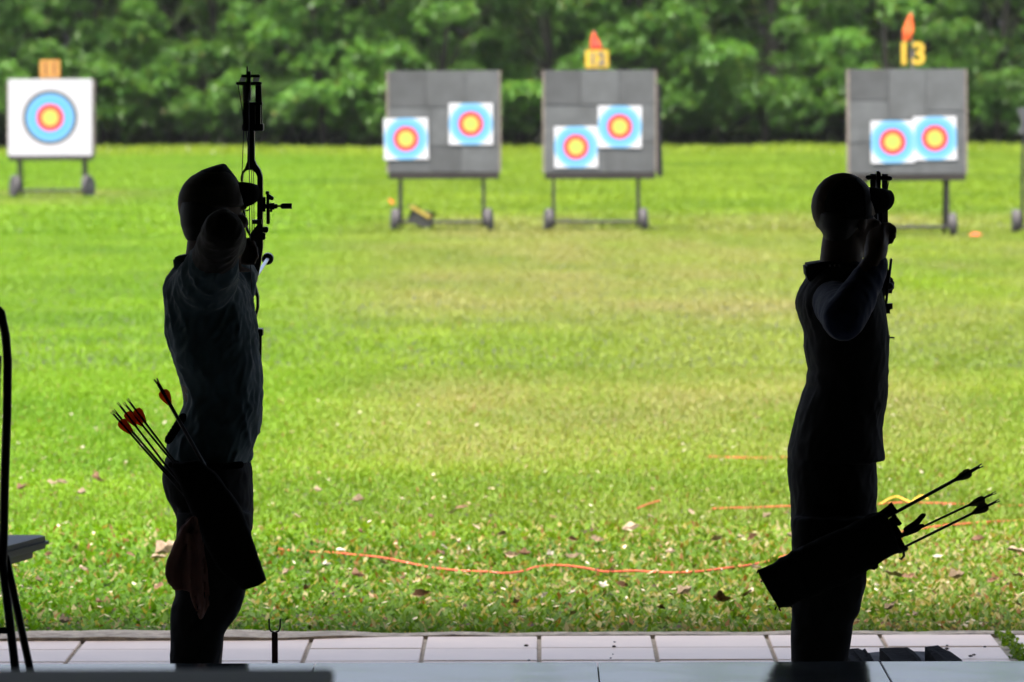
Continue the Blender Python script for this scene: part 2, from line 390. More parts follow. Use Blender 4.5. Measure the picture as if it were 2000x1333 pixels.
def tree(x, y, h, spread, nb, ncl, label, group, L=.15, low=.75, nl=15, tone=1.0, dense_low=True):
    t = thing('tree', (x,y,GZ), label, 'tree', group)
    tr = MB(); pts = [Vector((x+.12*math.sin(i*1.7+x), y+.1*math.cos(i*2.1+x), GZ+h*.8*i/6)) for i in range(7)]
    tr.tube(pts, [.09*(1-.12*i) for i in range(7)], 9)
    VV, CC = [], []
    for b in range(nb):
        z = low+(h-low)*((b+.5)/nb)**2.1
        a = b*2.4+x; rr = spread*random.uniform(.3,1.1)*(1-.35*(z/h)**2)
        c = (x+rr*math.cos(a), y+rr*.8*math.sin(a)-(.5 if z < 4 else 0), z+random.uniform(-.2,.2))
        q_ = random.uniform(.55,1.2); rad = (q_*random.uniform(.55,1.05), q_*random.uniform(.5,.8), q_*random.uniform(.35,.7)); tb_ = tone*random.uniform(.65,1.2)
        s = pts[min(5,max(1,int(6*z/h*.8)))]
        tr.tube([s, (s+Vector(c))/2+Vector((0,0,.15)), Vector(c)], [.03,.02,.008], 6)
        lowz = z < 4.6
        V, cc = bough_leaves(c, rad, ncl if lowz else ncl//2, nl if lowz else 9, (L*random.uniform(.8,1.35)) if lowz else L*1.6, .25, tb_)
        VV.append(V); CC.append(cc)
    tr.build('trunk', M['bark'], t, smooth=True)
    me = quad_mesh('crown', np.concatenate(VV), np.concatenate(CC), M['foliage'], (x,y,GZ))
    o = bpy.data.objects.new('crown', me); C.objects.link(o); o.parent = t
    return t
front = [(-12.6,'leafy green tree behind the left edge of target board 11'),(-10.3,'leafy green tree right of target board 11'),(-7.6,'broad leafy tree behind the raised compound bow tip'),
 (-5.0,'leafy tree between the left archer and the first grey target board'),(-2.2,'leafy tree directly behind the grey board without a number sign'),(.2,'leafy tree in the dark gap between the two middle boards'),
 (2.7,'leafy tree behind the board with the red pennant'),(5.3,'leafy tree between board 12 and board 13'),(8.0,'leafy tree behind target board 13'),(10.6,'leafy tree at the right edge of the field')]
for i,(x,lb) in enumerate(front):
    tree(x, 127.5+random.uniform(-.8,.8), random.uniform(7.5,14), 2.0, 34, 60, lb, 'trees along the far edge of the field', low=.8)
for i in range(9):
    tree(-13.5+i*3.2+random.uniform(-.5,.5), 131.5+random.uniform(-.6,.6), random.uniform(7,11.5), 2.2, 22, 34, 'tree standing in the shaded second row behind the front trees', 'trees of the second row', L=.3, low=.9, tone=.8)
n = 50000; X = rng.uniform(-26,26,n); Y = rng.uniform(134,140,n); Zz = GZ+8.5*rng.random(n)**1.4
V = leaves(np.stack([X,Y,Zz],1), rng.random(n)*6.28, np.radians(rng.uniform(-70,20,n)), rng.uniform(.45,.8,n), rng.uniform(.25,.4,n), droop=.2)
fw = bpy.data.objects.new('far_wood', quad_mesh('far_wood', V, lerp(np.array([.03,.06,.015])[None],np.array([.06,.11,.03])[None],rng.random(n)[:,None]), M['foliage'])); C.objects.link(fw)
tag(fw, 'dense dark wood closing the view behind the tree rows', 'wood', kind='stuff')

# ------------------------------------------------------------------ target butts
FONT = bpy.data.fonts.load('<builtin>') if '<builtin>' in bpy.data.fonts else None
def text_mesh(body, name, size, depth, material, parent, loc, bold=.0):
    cu = bpy.data.curves.new('t','FONT'); cu.body = body; cu.size = size; cu.extrude = depth; cu.offset = bold; cu.align_x = 'CENTER'; cu.align_y = 'CENTER'; cu.resolution_u = 3
    o = bpy.data.objects.new('t', cu); C.objects.link(o)
    me = bpy.data.meshes.new_from_object(o.evaluated_get(bpy.context.evaluated_depsgraph_get())); bpy.data.objects.remove(o)
    me.name = name; me.materials.clear(); me.materials.append(material)
    q = bpy.data.objects.new(name, me); C.objects.link(q); q.parent = parent; q.location = loc; q.rotation_euler = (R(90),0,0)
    WL[q.name] = WL[parent.name]
    return q
def butt(x0, x1, ytop, ybot, yground, label, legs, panels, number=None, flag=None, seed=0, wheel_r=.135, legw=.02, brace=False, facesheet=None, toe=8):
    rr = random.Random(seed)
    Y = G((x0+x1)/2, yground, GZ).y
    a = P(x0,ybot,Y); b = P(x1,ytop,Y); W = b.x-a.x; H = b.z-a.z; cx = (a.x+b.x)/2; z0 = a.z
    t = thing('target_butt', (cx,Y,GZ), label, 'target', 'wheeled target butts')
    lean = .09; TH = .20
    sh = lambda z: (z-z0)*lean
    # foam panels
    for (u0,u1,v0,v1,mi) in panels:
        m = MB(); g_ = .0012
        xa, xb = cx-W/2+u0*W+g_, cx-W/2+u1*W-g_; za, zb = z0+v0*H+g_, z0+v1*H-g_; pr = rr.uniform(0,.006)
        m.prism([(xa,Y+sh(za)-pr,za),(xa,Y+sh(zb)-pr,zb),(xa,Y+TH+sh(zb),zb),(xa,Y+TH+sh(za),za)],(xb-xa,0,0))
        m.build('foam_panel', M['foam'][mi], t, bevel=.006)
    m = MB(); m.prism([(cx-W/2+.01,Y+TH+.004,z0+.01),(cx-W/2+.01,Y+TH+.004+sh(z0+H),z0+H-.01),(cx-W/2+.01,Y+TH+.02+sh(z0+H),z0+H-.01),(cx-W/2+.01,Y+TH+.02,z0+.01)],(W-.02,0,0)); m.build('back_sheet', M['wood'], t)
    for sx in (-1,1):
        m = MB(); xa = cx+sx*(W/2+.012)
        m.prism([(xa-.012,Y+.01+sh(z0),z0),(xa-.012,Y+.01+sh(z0+H),z0+H),(xa-.012,Y+TH+.02+sh(z0+H),z0+H),(xa-.012,Y+TH+.02,z0)],(.022,0,0))
        m.build('side_rail', M['foamedge'], t)
    m = MB(); m.box((cx-W/2+.0,Y-.035,z0-.075),(cx+W/2,Y+TH+.05,z0-.004)); m.build('tray', M['wood'], t, bevel=.006)
    lx = [P(l,ybot,Y).x for l in legs]
    for x in lx:
        m = MB(); m.box((x-legw,Y-.0,GZ+.10),(x+legw,Y+2*legw,z0-.07)); m.build('leg', M['frame'], t)
        m = MB(); m.tube([(x,Y+.03,GZ+.55*(z0-GZ)),(x,Y+.55,GZ+.02)], .016, 8); m.build('rear_strut', M['frame'], t)
        m = MB(); m.tube([(x,Y+.24,z0+H*.85),(x,Y+.62,GZ+.04)], .018, 8); m.build('rear_leg', M['frame'], t)
    m = MB(); m.tube([(lx[0]-.08,Y+.02,GZ+.11),(lx[1]+.08,Y+.02,GZ+.11)], .022, 10); m.build('axle', M['frame'], t)
    for i,x in enumerate(lx):
        s = -1 if i == 0 else 1; xc = x+s*.065; an = R(toe)*s
        ax = Vector((math.cos(an), math.sin(an)*-1, .05*s))
        c = Vector((xc,Y+.02,GZ+wheel_r))
        m = MB(); m.tube([c-ax*.04,c-ax*.03,c+ax*.03,c+ax*.04],[wheel_r*.86,wheel_r,wheel_r,wheel_r*.86],24,caps=False)
        wv = m.build('wheel', M['tyre'], t, smooth=False)
        m = MB(); m.tube([c-ax*.046,c+ax*.046],wheel_r*.45,16,caps=False); m.build('hub', M['hub'], wv)
    if brace:
        m = MB(); xa = cx+W/2+.024
        m.prism([(xa,Y+.06,z0-.05),(xa+.075,Y+.35,z0-.05),(xa+.055,Y+.35,z0+H*.85),(xa,Y+.06+sh(z0+H),z0+H*.88)],(0,.06,0)); m.build('side_brace', M['wood'], t)
    if facesheet: pass
    zt = z0+H; yt = Y+sh(zt)
    if number:
        n0,n1,nt_,nb_,body,style = number
        pa = P(n0,nb_,yt+.08); pb = P(n1,nt_,yt+.08); pw = pb.x-pa.x; ph = pb.z-pa.z; pc = (pa+pb)/2
        m = MB(); m.box((pc.x-.015,yt+.10,zt-.3),(pc.x+.015,yt+.13,pc.z+.05)); m.build('sign_post', M['greyp'], t)
        if style == 'cut':
            text_mesh(body, 'number_sign', ph*1.22, .012, M['yellow'], t, (pc.x-cx-.015, yt+.085-Y, pc.z-GZ), .012)
        else:
            m = MB(); m.box((pc.x-pw/2,yt+.08,pc.z-ph/2),(pc.x+pw/2,yt+.098,pc.z+ph/2)); q = m.build('number_sign', M['orange'] if style == 'o' else M['yellow'], t, bevel=.008)
            text_mesh(body, 'digits', ph*.95, .003, M['brownp'] if style == 'o' else M['greyp'], q, (pc.x-cx, yt+.075-Y, pc.z-GZ), .006)
    if flag:
        pts, fm = flag
        m = MB(); m.tube([P(pts[0][0]+2,pts[0][1]-2,yt+.14), P(pts[0][0]+2,pts[-1][1]+55,yt+.14)],.007,8); m.build('flag_pole', M['greyp'], t)
        m = MB(); rings = []
        for (px,py,hwid) in pts:
            c = P(px,py,yt+.13); hx = hwid/FPX*Y
            rings.append([c+Vector((hx*math.cos(q),(.012+.02*math.sin(q*3+py))*math.sin(q),0)) for q in [2*math.pi*j/14 for j in range(14)]])
        m.loft(rings); m.build('flag', M[fm], t, smooth=True)
    return t, Y, lean, z0
PA = [(0,.34,.64,1,0),(.34,.70,.64,1,1),(.70,1,.64,1,2),(0,.38,.30,.64,2),(.38,1,.26,.64,2),(0,.38,0,.30,1),(.38,.66,0,.26,0),(.66,1,0,.26,2)]
PB = [(0,.33,.66,1,0),(.33,.68,.66,1,2),(.68,1,.66,1,1),(0,.55,.36,.66,2),(.55,1,.30,.66,2),(0,.55,0,.36,2),(.55,1,0,.30,1)]
PC = [(0,.34,.70,1,0),(.34,.66,.52,1,2),(.66,1,.60,1,2),(0,.34,.30,.70,2),(.34,.66,.22,.52,1),(.66,1,.22,.60,2),(0,.34,0,.30,1),(.34,1,0,.22,2)]
bA = butt(759,974,138,338,452,'grey foam target board without number sign, bag lying under its axle',(781,944),PA,seed=1)
bB = butt(1064,1279,137,338,452,'grey foam target board with red pennant over yellow number sign',(1081,1247),PB,(1143,1189,98,134,'12','y'),([(1159,62,1),(1160,72,5),(1163,86,10),(1166,101,14)],'red'),seed=2,brace=True)
bC = butt(1660,1886,135,341,463,'grey foam target board with yellow number 13 and orange pennant',(1690,1851),PC,(1763,1802,83,131,'13','cut'),([(1779,26,1),(1777,40,6),(1774,60,11),(1771,80,8)],'redo'),seed=3)
bD = butt(17,180,156,304,387,'far white-papered target board carrying orange number 11 sign',(36,163),[(0,1,.5,1,2),(0,1,0,.5,1)],(78,117,118,153,'11','o'),seed=4,wheel_r=.17,toe=24)
def face(b, px0, py0, px1, py1, label, rot=0, big=False):
    t, Y, lean, z0 = b
    z = P((px0+px1)/2,(py0+py1)/2,Y).z; Yf = Y+(z-z0)*lean-.016
    a = P(px0,py1,Yf); c = P(px1,py0,Yf); w_ = (c.x-a.x)/2; h_ = (c.z-a.z)/2; mid = (a+c)/2; mid.y = Yf
    # a thin sheet of paper, slightly bowed
    m = MB(); n = 6; vs = []; fs = []
    for s_ in (0,1):
        for i in range(n+1):
            for j in range(n+1):
                u = i/n*2-1; v = j/n*2-1; bow = .006*(u*u*.6+v*v*.4)*(1 if not big else .5)
                vs.append((u*w_, -.002*s_-bow*.8, v*h_))
    N = (n+1)**2
    for s_ in (0,1):
        for i in range(n):
            for j in range(n):
                q = [s_*N+i*(n+1)+j, s_*N+(i+1)*(n+1)+j, s_*N+(i+1)*(n+1)+j+1, s_*N+i*(n+1)+j+1]
                fs.append(q if s_ else q[::-1])
    m.add(vs, fs)
    o = m.build('paper_target', M['bigface' if big else 'face'], smooth=False)
    o.location = mid; o.rotation_euler = (-math.atan(lean), R(rot), 0); WL[o.name] = mid
    tag(o, label, 'paper target', None if big else 'small paper targets')
face(bA,750,231,836,312,'lower left paper face hanging over the edge of the unnumbered board',-1)
face(bA,877,202,962,283,'upper right paper face on the unnumbered grey board',0)
face(bB,1083,247,1167,328,'lower left paper face on the board with red pennant',-.5)
face(bB,1168,207,1253,289,'upper right paper face on the board with red pennant',.6)
face(bC,1701,236,1786,319,'left paper face on the board numbered 13',-.6)
face(bC,1784,228,1868,313,'right paper face overlapping its neighbour on the board numbered 13',-.6)
face(bD,17,154,179,306,'large white paper face with black outlined rings on the far board',0,True)
# bag, orange disc, tag and the partly visible wheeled stand at the right
m = MB(); YB = bA[1]-.05
m.loft([[P(x+dx,y+dy,YB)+Vector((0,.0+.1*q,0)) for dx,dy,q in [(-6,-16,0),(5,-17,0),(9,0,0),(4,15,0),(-8,14,0),(-6,14,2),(6,15,2),(8,0,2),(4,-15,2),(-5,-15,2)]] for x,y in [(802,418),(812,421),(824,428),(836,431)]])
bag = m.build('equipment_bag', M['bagd'], loc=G(818,440,GZ), smooth=False, bevel=.01); tag(bag,'small dark bag with yellow edge lying under the unnumbered target board','bag')
m = MB(); m.prism([P(798,404,YB-.02),P(806,402,YB-.02),P(842,422,YB-.02),P(838,428,YB-.02)],(0,.15,0)); m.build('flap', M['bagy'], bag)
m = MB(); c = G(1905,460,GZ+.02); m.tube([c, c+Vector((0,0,.015)), c+Vector((0,0,.03))],[.075,.06,.02],20,caps=False); o = m.build('marker_disc', M['rope'], loc=c); tag(o,'flat orange marker disc on the grass right of board 13','marker')
m = MB(); m.pprism([(758,389),(766,391),(770,398),(763,398)],bA[1]-.02,.02); o = m.build('orange_tag', M['redo'], loc=G(765,440,GZ)); tag(o,'tiny orange tag beside the left wheel of the unnumbered board','tag')
ST = G(1990,457,GZ).y
st = thing('wheeled_stand', G(2000,457,GZ), 'dark wheeled stand cut off by the right picture edge', 'stand')
m = MB(); m.tube([P(1999,262,ST),P(1996,440,ST)],.02,8); m.build('post', M['frame'], st)
m = MB(); m.pprism([(1986,213),(2030,205),(2040,262),(1988,262),(1996,240)],ST-.03,.05); m.build('panel', M['foam'][1], st)
m = MB(); m.tube([P(1984,445,ST),P(2080,445,ST)],.018,8); m.build('axle', M['frame'], st)
for xx in (1984,2070):
    m = MB(); c = P(xx,433,ST); m.tube([c-Vector((.04,.0,0)),c+Vector((.04,.0,0))],.14,20,caps=False); m.build('wheel', M['tyre'], st)

# ------------------------------------------------------------------ people
Z3 = Vector((0,0,1))
def hand(m, wr, fwd, nrm, curl, side=1, sc=1.0, spread=.1):
    """palm, four fingers and thumb; fwd points to the knuckles, nrm out of the palm"""
    fwd = fwd.normalized(); nrm = (nrm-fwd*nrm.dot(fwd)).normalized(); lat = fwd.cross(nrm)*side
    pc = wr+fwd*.045*sc; m.ell(pc, (lat*.042*sc, nrm*.017*sc, fwd*.055*sc))
    for i,(o_,ln) in enumerate(((.030,.9),(.010,1.0),(-.011,.95),(-.030,.75))):
        p = wr+fwd*.085*sc+lat*o_*sc; d = fwd+lat*o_*spread*10*.1; d.normalize(); pts = [p-d*.02, p]
        ang = 0
        for j,l in enumerate((.040,.026,.020)):
            ang += curl*(.9 if j == 0 else 1.1)
            q = d*math.cos(ang)+nrm*math.sin(ang); pts.append(pts[-1]+q*l*ln*sc)
        m.tube(pts, [.010*sc,.0095*sc,.009*sc,.0085*sc,.0075*sc], 10)
    tp = wr+fwd*.025*sc+lat*.036*sc
    m.tube([tp-lat*.01, tp+(lat*.6+fwd*.6+nrm*.4).normalized()*.035*sc, tp+(lat*.35+fwd*.9+nrm*.7).normalized()*.064*sc],[.013*sc,.011*sc,.009*sc],10)
def head(m, c, phi, sc=1.0, tilt=0):
    F = Vector((math.cos(phi),math.sin(phi),-tilt)).normalized(); Rt = F.cross(Z3).normalized(); U = Rt.cross(F)
    q = lambda f,r,u: c+(F*f+Rt*r+U*u)*sc
    m.ell(q(-.005,0,.03),(F*.097*sc,Rt*.077*sc,U*.095*sc),20)
    m.ell(q(.025,0,-.045),(F*.068*sc,Rt*.060*sc,U*.072*sc),18)          # jaw and cheeks
    m.ell(q(.062,0,-.098),(F*.024*sc,Rt*.024*sc,U*.018*sc),10)          # chin
    m.tube([q(.088,0,.008),q(.112,0,-.034),q(.095,0,-.042)],[.009*sc,.013*sc,.010*sc],10)   # nose
    for s in (-1,1):
        m.ell(q(.082,s*.032,.018),(F*.014*sc,Rt*.026*sc,U*.009*sc),10)  # brow
        m.ell(q(.075,s*.045,-.022),(F*.02*sc,Rt*.02*sc,U*.018*sc),10)   # cheekbone
        m.ell(q(-.002,s*.080,-.012),(F*.019*sc,Rt*.009*sc,U*.032*sc),12)# ear
    m.ell(q(.086,0,-.062),(F*.011*sc,Rt*.025*sc,U*.006*sc),10); m.ell(q(.085,0,-.072),(F*.010*sc,Rt*.021*sc,U*.007*sc),10)
    return F,Rt,U,q
def bill(m, c, phi, L, W, drop, th=.004, n=14, tilt=0):
    F = Vector((math.cos(phi),math.sin(phi),0)); S_ = Vector((-math.sin(phi),math.cos(phi),0)); rings = []
    for k in range(2*n+1):
        u = -1+k/n; ln = L*max(0,1-abs(u)**3.2)**.5; ring = []
        for (v,dz) in [(0,th),(.35,th*1.5),(.7,th),(1,0),(.7,-th),(.35,-th*.5),(0,-th)]:
            ring.append(c+S_*u*W+F*(ln*v+.002*v)+Z3*(dz-drop*abs(u)**1.6-tilt*ln*v))
        rings.append(ring)
    m.loft(rings)

def cap_trim(parent, secs, Y, material):
    def ring(q, n=36, k=1.012):
        py,xl,xr,b = q; a = P(xl,py,Y); c = P(xr,py,Y); h = (c.x-a.x)/2*k; mid = (a+c)/2
        return [Vector((mid.x+h*math.copysign(abs(math.cos(t))**(2/2.3),math.cos(t)), Y+b*k*math.copysign(abs(math.sin(t))**(2/2.3),math.sin(t)), mid.z)) for t in [2*math.pi*j/n for j in range(n)]]
    rs = [ring(q) for q in secs]
    for j in (4,13,22,31,27):                   # stitched panel seams
        m = MB(); m.tube([r[j] for r in rs[1:]], .0022, 6); m.build('seam', material, parent)
    m = MB(); b = rs[-1]; m.tube(b+[b[0]], .0042, 8); m.build('sweatband', material, parent)
    m = MB(); c = sum(rs[0], Vector())/len(rs[0]); m.ell(c+Z3*.001,(Vector((.008,0,0)),Vector((0,.008,0)),Vector((0,0,.004))),10); m.build('button', material, parent)
def left_archer():
    Y = 15.7; base = P(385,1505,Y); base.z = 0
    t = thing('person', base, 'archer in dark teal polo shirt and cap at full draw, left of the field', 'person')
    body = MB(); hc = P(413,418,Y+.02)
    F,Rt,U,q = head(body, hc, R(32), 1.0)
    body.tube([P(404,470,Y),P(402,545,Y)],[.056,.066],18)
    body.sections([(515,375,445,.10),(545,340,468,.19),(600,330,490,.19),(700,345,498,.165),(800,362,500,.155),(890,340,480,.15),(960,335,480,.145),(1000,355,475,.11)],Y)
    S1, E1, W1 = P(402,558,15.53), P(437,449,15.24), P(458,484,15.47)
    body.tube([S1,(S1+E1)/2+Vector((0,0,.004)),E1],[.064,.057,.053],16)
    body.tube([E1,E1.lerp(W1,.35),W1],[.049,.046,.030],16)
    hand(body, W1, P(470,495,15.60)-W1, Vector((.7,.2,-.1)), 1.0, 1, .95)
    S2, E2, W2 = P(432,552,15.9), P(450,535,16.15), P(468,514,16.40)
    body.tube([S2,E2,W2],[.06,.046,.030],14); hand(body, W2, P(470,498,16.46)-W2, Vector((.9,.3,0)), .9, -1, .95)
    for yy,x0,x1 in ((15.56,372,0),(15.86,395,0)):
        body.tube([P(412,1010,yy*.6+15.7*.4),P(x0+16,1200,yy),P(x0,1470,yy)],[.062,.045,.036],14)
    body.build('body', M['skin'], t, remesh=.006)
    hr = MB()
    hr.sections([(392,354,452,.083,-.01),(420,351,440,.083,-.012),(440,353,425,.078,-.015),(458,359,415,.066,-.012),(470,364,410,.055,-.01)],Y)
    hr.build('hair', M['hair'], t, remesh=.006)
    sh = MB()
    sh.sections([(499,370,430,.055),(512,352,445,.10),(530,338,462,.17),(547,326,474,.205),(570,321,486,.215),(611,322,496,.215),(671,328,503,.205),(709,341,507.5,.195),(746,357,510,.185),
      (769,361,510,.18),(795,359,510,.178),(820,350,508,.178),(850,333,503,.182),(870,329,496,.186),(888,328,492.5,.188),(902,334,488,.187)],Y,e=2.4)
    sh.tube([P(398,566,15.54),P(408,540,15.47),P(420,508,15.39)],[.088,.079,.066],18)
    sh.tube([P(440,556,15.88),P(458,545,16.02)],[.085,.066],16)
    sh.build('shirt', M['shirt'], t, remesh=.006, fold=.010)
    asl = MB(); asl.tube([S1.lerp(E1,.35),S1.lerp(E1,.7)+Vector((0,0,.003)),E1],[.066,.061,.057],18); asl.tube([E1,E1.lerp(W1,.35),E1.lerp(W1,.85)],[.054,.050,.037],18)
    asl.build('arm_sleeve', M['armsl'], t, remesh=.005, fold=.004)
    cl = MB(); cl.pprism([(337,504),(372,496.5),(380,520),(345,534),(339.6,527)],Y-.09,.18); cl.build('collar', M['shirt'], t, bevel=.006, smooth=True)
    tr = MB()
    tr.sections([(880,336,485,.165),(897,321.5,488,.185),(922,319,491,.187),(948,319.5,493,.185),(973,325,494,.178),(991,336,493.5,.17),(1010,346,492.5,.165),(1040,348,491,.165)],Y,e=2.4)
    for yy,b in ((15.55,.085),(15.87,.085)):
        o = 0 if yy < 15.7 else 2
        tr.sections([(1000,347,491,.10),(1060,344+o,489-o,.095),(1110,341+o,486-o,.092),(1150,342+o,480-o,.088),(1165,343+o,476-o,.085),(1187,336+o,470-o,.083),(1209,334+o,459-o,.08),(1223,333.5+o,445-o,.078),(1238,333+o,437-o,.076),
                     (1267,333+o,432-o,.072),(1303,333+o,424.6-o,.068),(1400,334+o,414-o,.066),(1478,334+o,408-o,.066)],yy)
    tr.build('trousers', M['trousers'], t, remesh=.007, fold=.005)
    for yy in (15.55,15.87):
        s = MB(); c = P(375,1490,yy); s.ell(Vector((c.x+.04,yy,.045)),(Vector((.14,0,0)),Vector((0,.048,0)),Vector((0,0,.047)))); s.box((c.x-.10,yy-.047,.002),(c.x+.175,yy+.047,.022)); s.build('shoe', M['shoe'], t, remesh=.006)
    cp = MB()
    cp.sections([(321.5,433,441,.02,.05),(327,410,445,.045,.04),(332,395,449,.06,.03),(338,384,453,.075,.02),(349,368,461,.092,.01),(362,357.5,467,.10),(381,352.5,472,.103),(396,351.5,475,.104),(404,352,476,.103)],Y+.01)
    c_ = cp.build('cap', M['capl'], t, remesh=.005)
    pk = MB(); pk.sections([(319.5,434,440,.012,.05),(325,415,444,.05,.04),(333,392,450,.066,.03),(338,385,453.5,.078,.022)],Y+.01); pk.sections([(334,440,451,.05,.03),(346,452,460,.05,.03),(357,458,466.5,.05,.03)],Y+.01); pk.build('front_panel', M['capd'], c_, remesh=.005)
    bl = MB(); bill(bl, P(461,359,Y+.03), R(22), .060, .075, .062, tilt=.06); bl.build('bill', M['capd'], c_, smooth=True)
    return t
def right_archer():
    Y = 15.7; base = P(1605,1500,Y); base.z = 0
    t = thing('person', base, 'archer in black jacket and cap drawing a bow, right of the field', 'person')
    body = MB(); hc = P(1649,425,Y+.01)
    F,Rt,U,q = head(body, hc, R(36), 1.02)
    body.tube([P(1645,470,Y),P(1642,545,Y)],[.058,.066],18)
    body.sections([(520,1600,1680,.10),(550,1578,1705,.19),(600,1568,1718,.19),(700,1584,1722,.165),(800,1568,1718,.155),(900,1556,1700,.15),(960,1556,1700,.145),(1010,1565,1690,.11)],Y)
    W1, E1, S1 = P(1708,508,15.40), P(1648,626,15.24), P(1630,590,15.56)
    body.tube([E1,E1.lerp(W1,.4),W1],[.046,.042,.029],16); body.tube([S1,E1],[.055,.046],14)
    body.tube([W1,P(1711,487,15.44),P(1714,465,15.48)],[.030,.034,.032],14)
    # drawing hand: fist seen from behind
    hand(body, P(1711,492,15.42), P(1713,440,15.50)-P(1711,492,15.42), Vector((.75,.65,.0)), .95, 1, .95)
    body.tube([P(1714,462,15.46),P(1733,447,15.48),P(1745,452,15.5),P(1745,460,15.5)],[.014,.011,.0095,.0085],10)
    body.tube([P(1712,452,15.5),P(1726,446,15.52),P(1735,446,15.54)],[.013,.010,.009],10)
    S2, E2, W2 = P(1660,575,15.9), P(1685,590,16.12), P(1702,600,16.36)
    body.tube([S2,E2,W2],[.058,.044,.030],14); hand(body, W2, Vector((.05,.3,.3)), Vector((.9,.2,0)), .9, -1, .95)
    for yy,x0 in ((15.56,1590),(15.86,1600)):
        body.tube([P(1628,1010,yy*.6+15.7*.4),P(x0+20,1200,yy),P(x0+5,1470,yy)],[.062,.045,.036],14)
    body.build('body', M['skin'], t, remesh=.006)
    hr = MB(); hr.sections([(412,1593,1690,.088,-.008),(433,1595,1684,.085,-.01),(446,1599,1676,.078,-.012),(458,1607,1668,.066,-.01),(470,1611,1660,.055,-.008)],Y); hr.build('hair', M['hair'], t, remesh=.006)
    sh = MB()
    sh.sections([(510,1606,1678,.06),(522,1590,1695,.12),(545,1575,1712,.18),(560,1566,1718,.205),(576,1558,1722,.212),(592,1554.5,1726,.215),(610,1557,1729,.213),(632,1564,1732,.208),(650,1571,1734,.203),(683,1571.5,1735,.198),(700,1575,1735,.193),
      (721,1580,1734,.188),(735,1576.5,1733,.188),(750,1577,1732.5,.185),(768,1568,1732,.185),(793,1560,1729,.185),(805,1557,1726,.186),(820,1553,1724,.187),(840,1549,1721.5,.188),(856,1545,1723,.189),(875,1540,1725,.19),(899,1540,1729,.188)],Y,e=2.4)
    j = sh.build('jacket', M['jacket'], t, remesh=.007, fold=.005)
    cl = MB(); cl.pprism([(1574,518.5),(1608,513),(1636,512),(1640,540),(1590,560),(1576.5,544)],Y-.10,.2); cl.build('collar', M['jacket'], j, bevel=.006, smooth=True)
    sl_ = MB(); Wc = P(1711,518,15.41)
    sl_.tube([Wc,Wc.lerp(E1,.25),Wc.lerp(E1,.65),E1+Vector((0,0,.006))],[.036,.046,.056,.060],18)
    sl_.tube([E1,E1.lerp(S1,.5),S1],[.058,.060,.066],18)
    sl_.build('sleeve', M['sleeve'], t, remesh=.006, fold=.003)
    s2 = MB(); s2.tube([S2,E2,W2.lerp(E2,.15)],[.075,.058,.040],16); s2.build('sleeve', M['sleeve'], t, remesh=.007, fold=.004)
    for i in range(3):
        m = MB(); x = 1619+i*9; m.pprism([(x,517),(x+4,517),(x+5.5,549),(x+1.5,549)],Y-.106,.004); m.build('stripe', M['stripe'], j)
    tr = MB()
    tr.sections([(880,1546,1706,.17),(897,1539,1709,.185),(936,1539.5,1712,.187),(966,1543,1711.5,.18),(1000,1544.5,1710.5,.17),(1030,1546,1708,.165),(1050,1547,1706,.16)],Y,e=2.4)
    for yy in (15.55,15.87):
        o = 0 if yy < 15.7 else 2
        tr.sections([(1010,1546,1709,.10),(1078,1548+o,1702-o,.094),(1114,1548+o,1694-o,.09),(1134,1547.5+o,1692-o,.088),(1160,1547+o,1686-o,.085),(1199,1547+o,1677-o,.082),(1213,1546.5+o,1664.5-o,.08),(1244,1546+o,1662.5-o,.077),(1264,1546+o,1658-o,.075),(1298,1546.5+o,1653.5-o,.072),(1400,1548+o,1643-o,.068),(1475,1550+o,1638-o,.068)],yy)
    tr.build('trousers', M['trousers'], t, remesh=.007, fold=.005)
    for yy in (15.55,15.87):
        s = MB(); c = P(1595,1490,yy); s.ell(Vector((c.x+.04,yy,.045)),(Vector((.14,0,0)),Vector((0,.048,0)),Vector((0,0,.047)))); s.box((c.x-.10,yy-.047,.002),(c.x+.175,yy+.047,.022)); s.build('shoe', M['shoe'], t, remesh=.006)
    cp = MB()
    cp.sections([(344.5,1652,1668,.02),(348,1634,1675,.05),(355,1620,1682,.07),(367,1607,1695,.09),(377,1599,1700,.098),(393,1592.5,1702,.104),(405,1591.5,1703,.105),(417,1593,1703,.104),(426,1596,1702,.10)],Y+.01)
    c_ = cp.build('cap', M['capd'], t, remesh=.005)
    bl = MB(); bill(bl, P(1689,369,Y+.02), R(20), .077, .078, .066, tilt=.07); bl.build('bill', M['capd'], c_, smooth=True)
    cap_trim(c_, [(345,1655,1665,.012),(348,1634,1675,.05),(355,1620,1682,.07),(367,1607,1695,.09),(377,1599,1700,.098),(393,1592.5,1702,.104),(405,1591.5,1703,.105),(417,1593,1703,.104),(424,1595,1702.5,.101)], Y+.01, M['capd'])
    er = MB(); er.ell(P(1600,433,Y+.01),(Vector((.012,0,0)),Vector((0,.014,0)),Vector((0,0,.020))),12); er.build('ear', M['skin'], t, smooth=True)
    return t
left_archer(); right_archer()

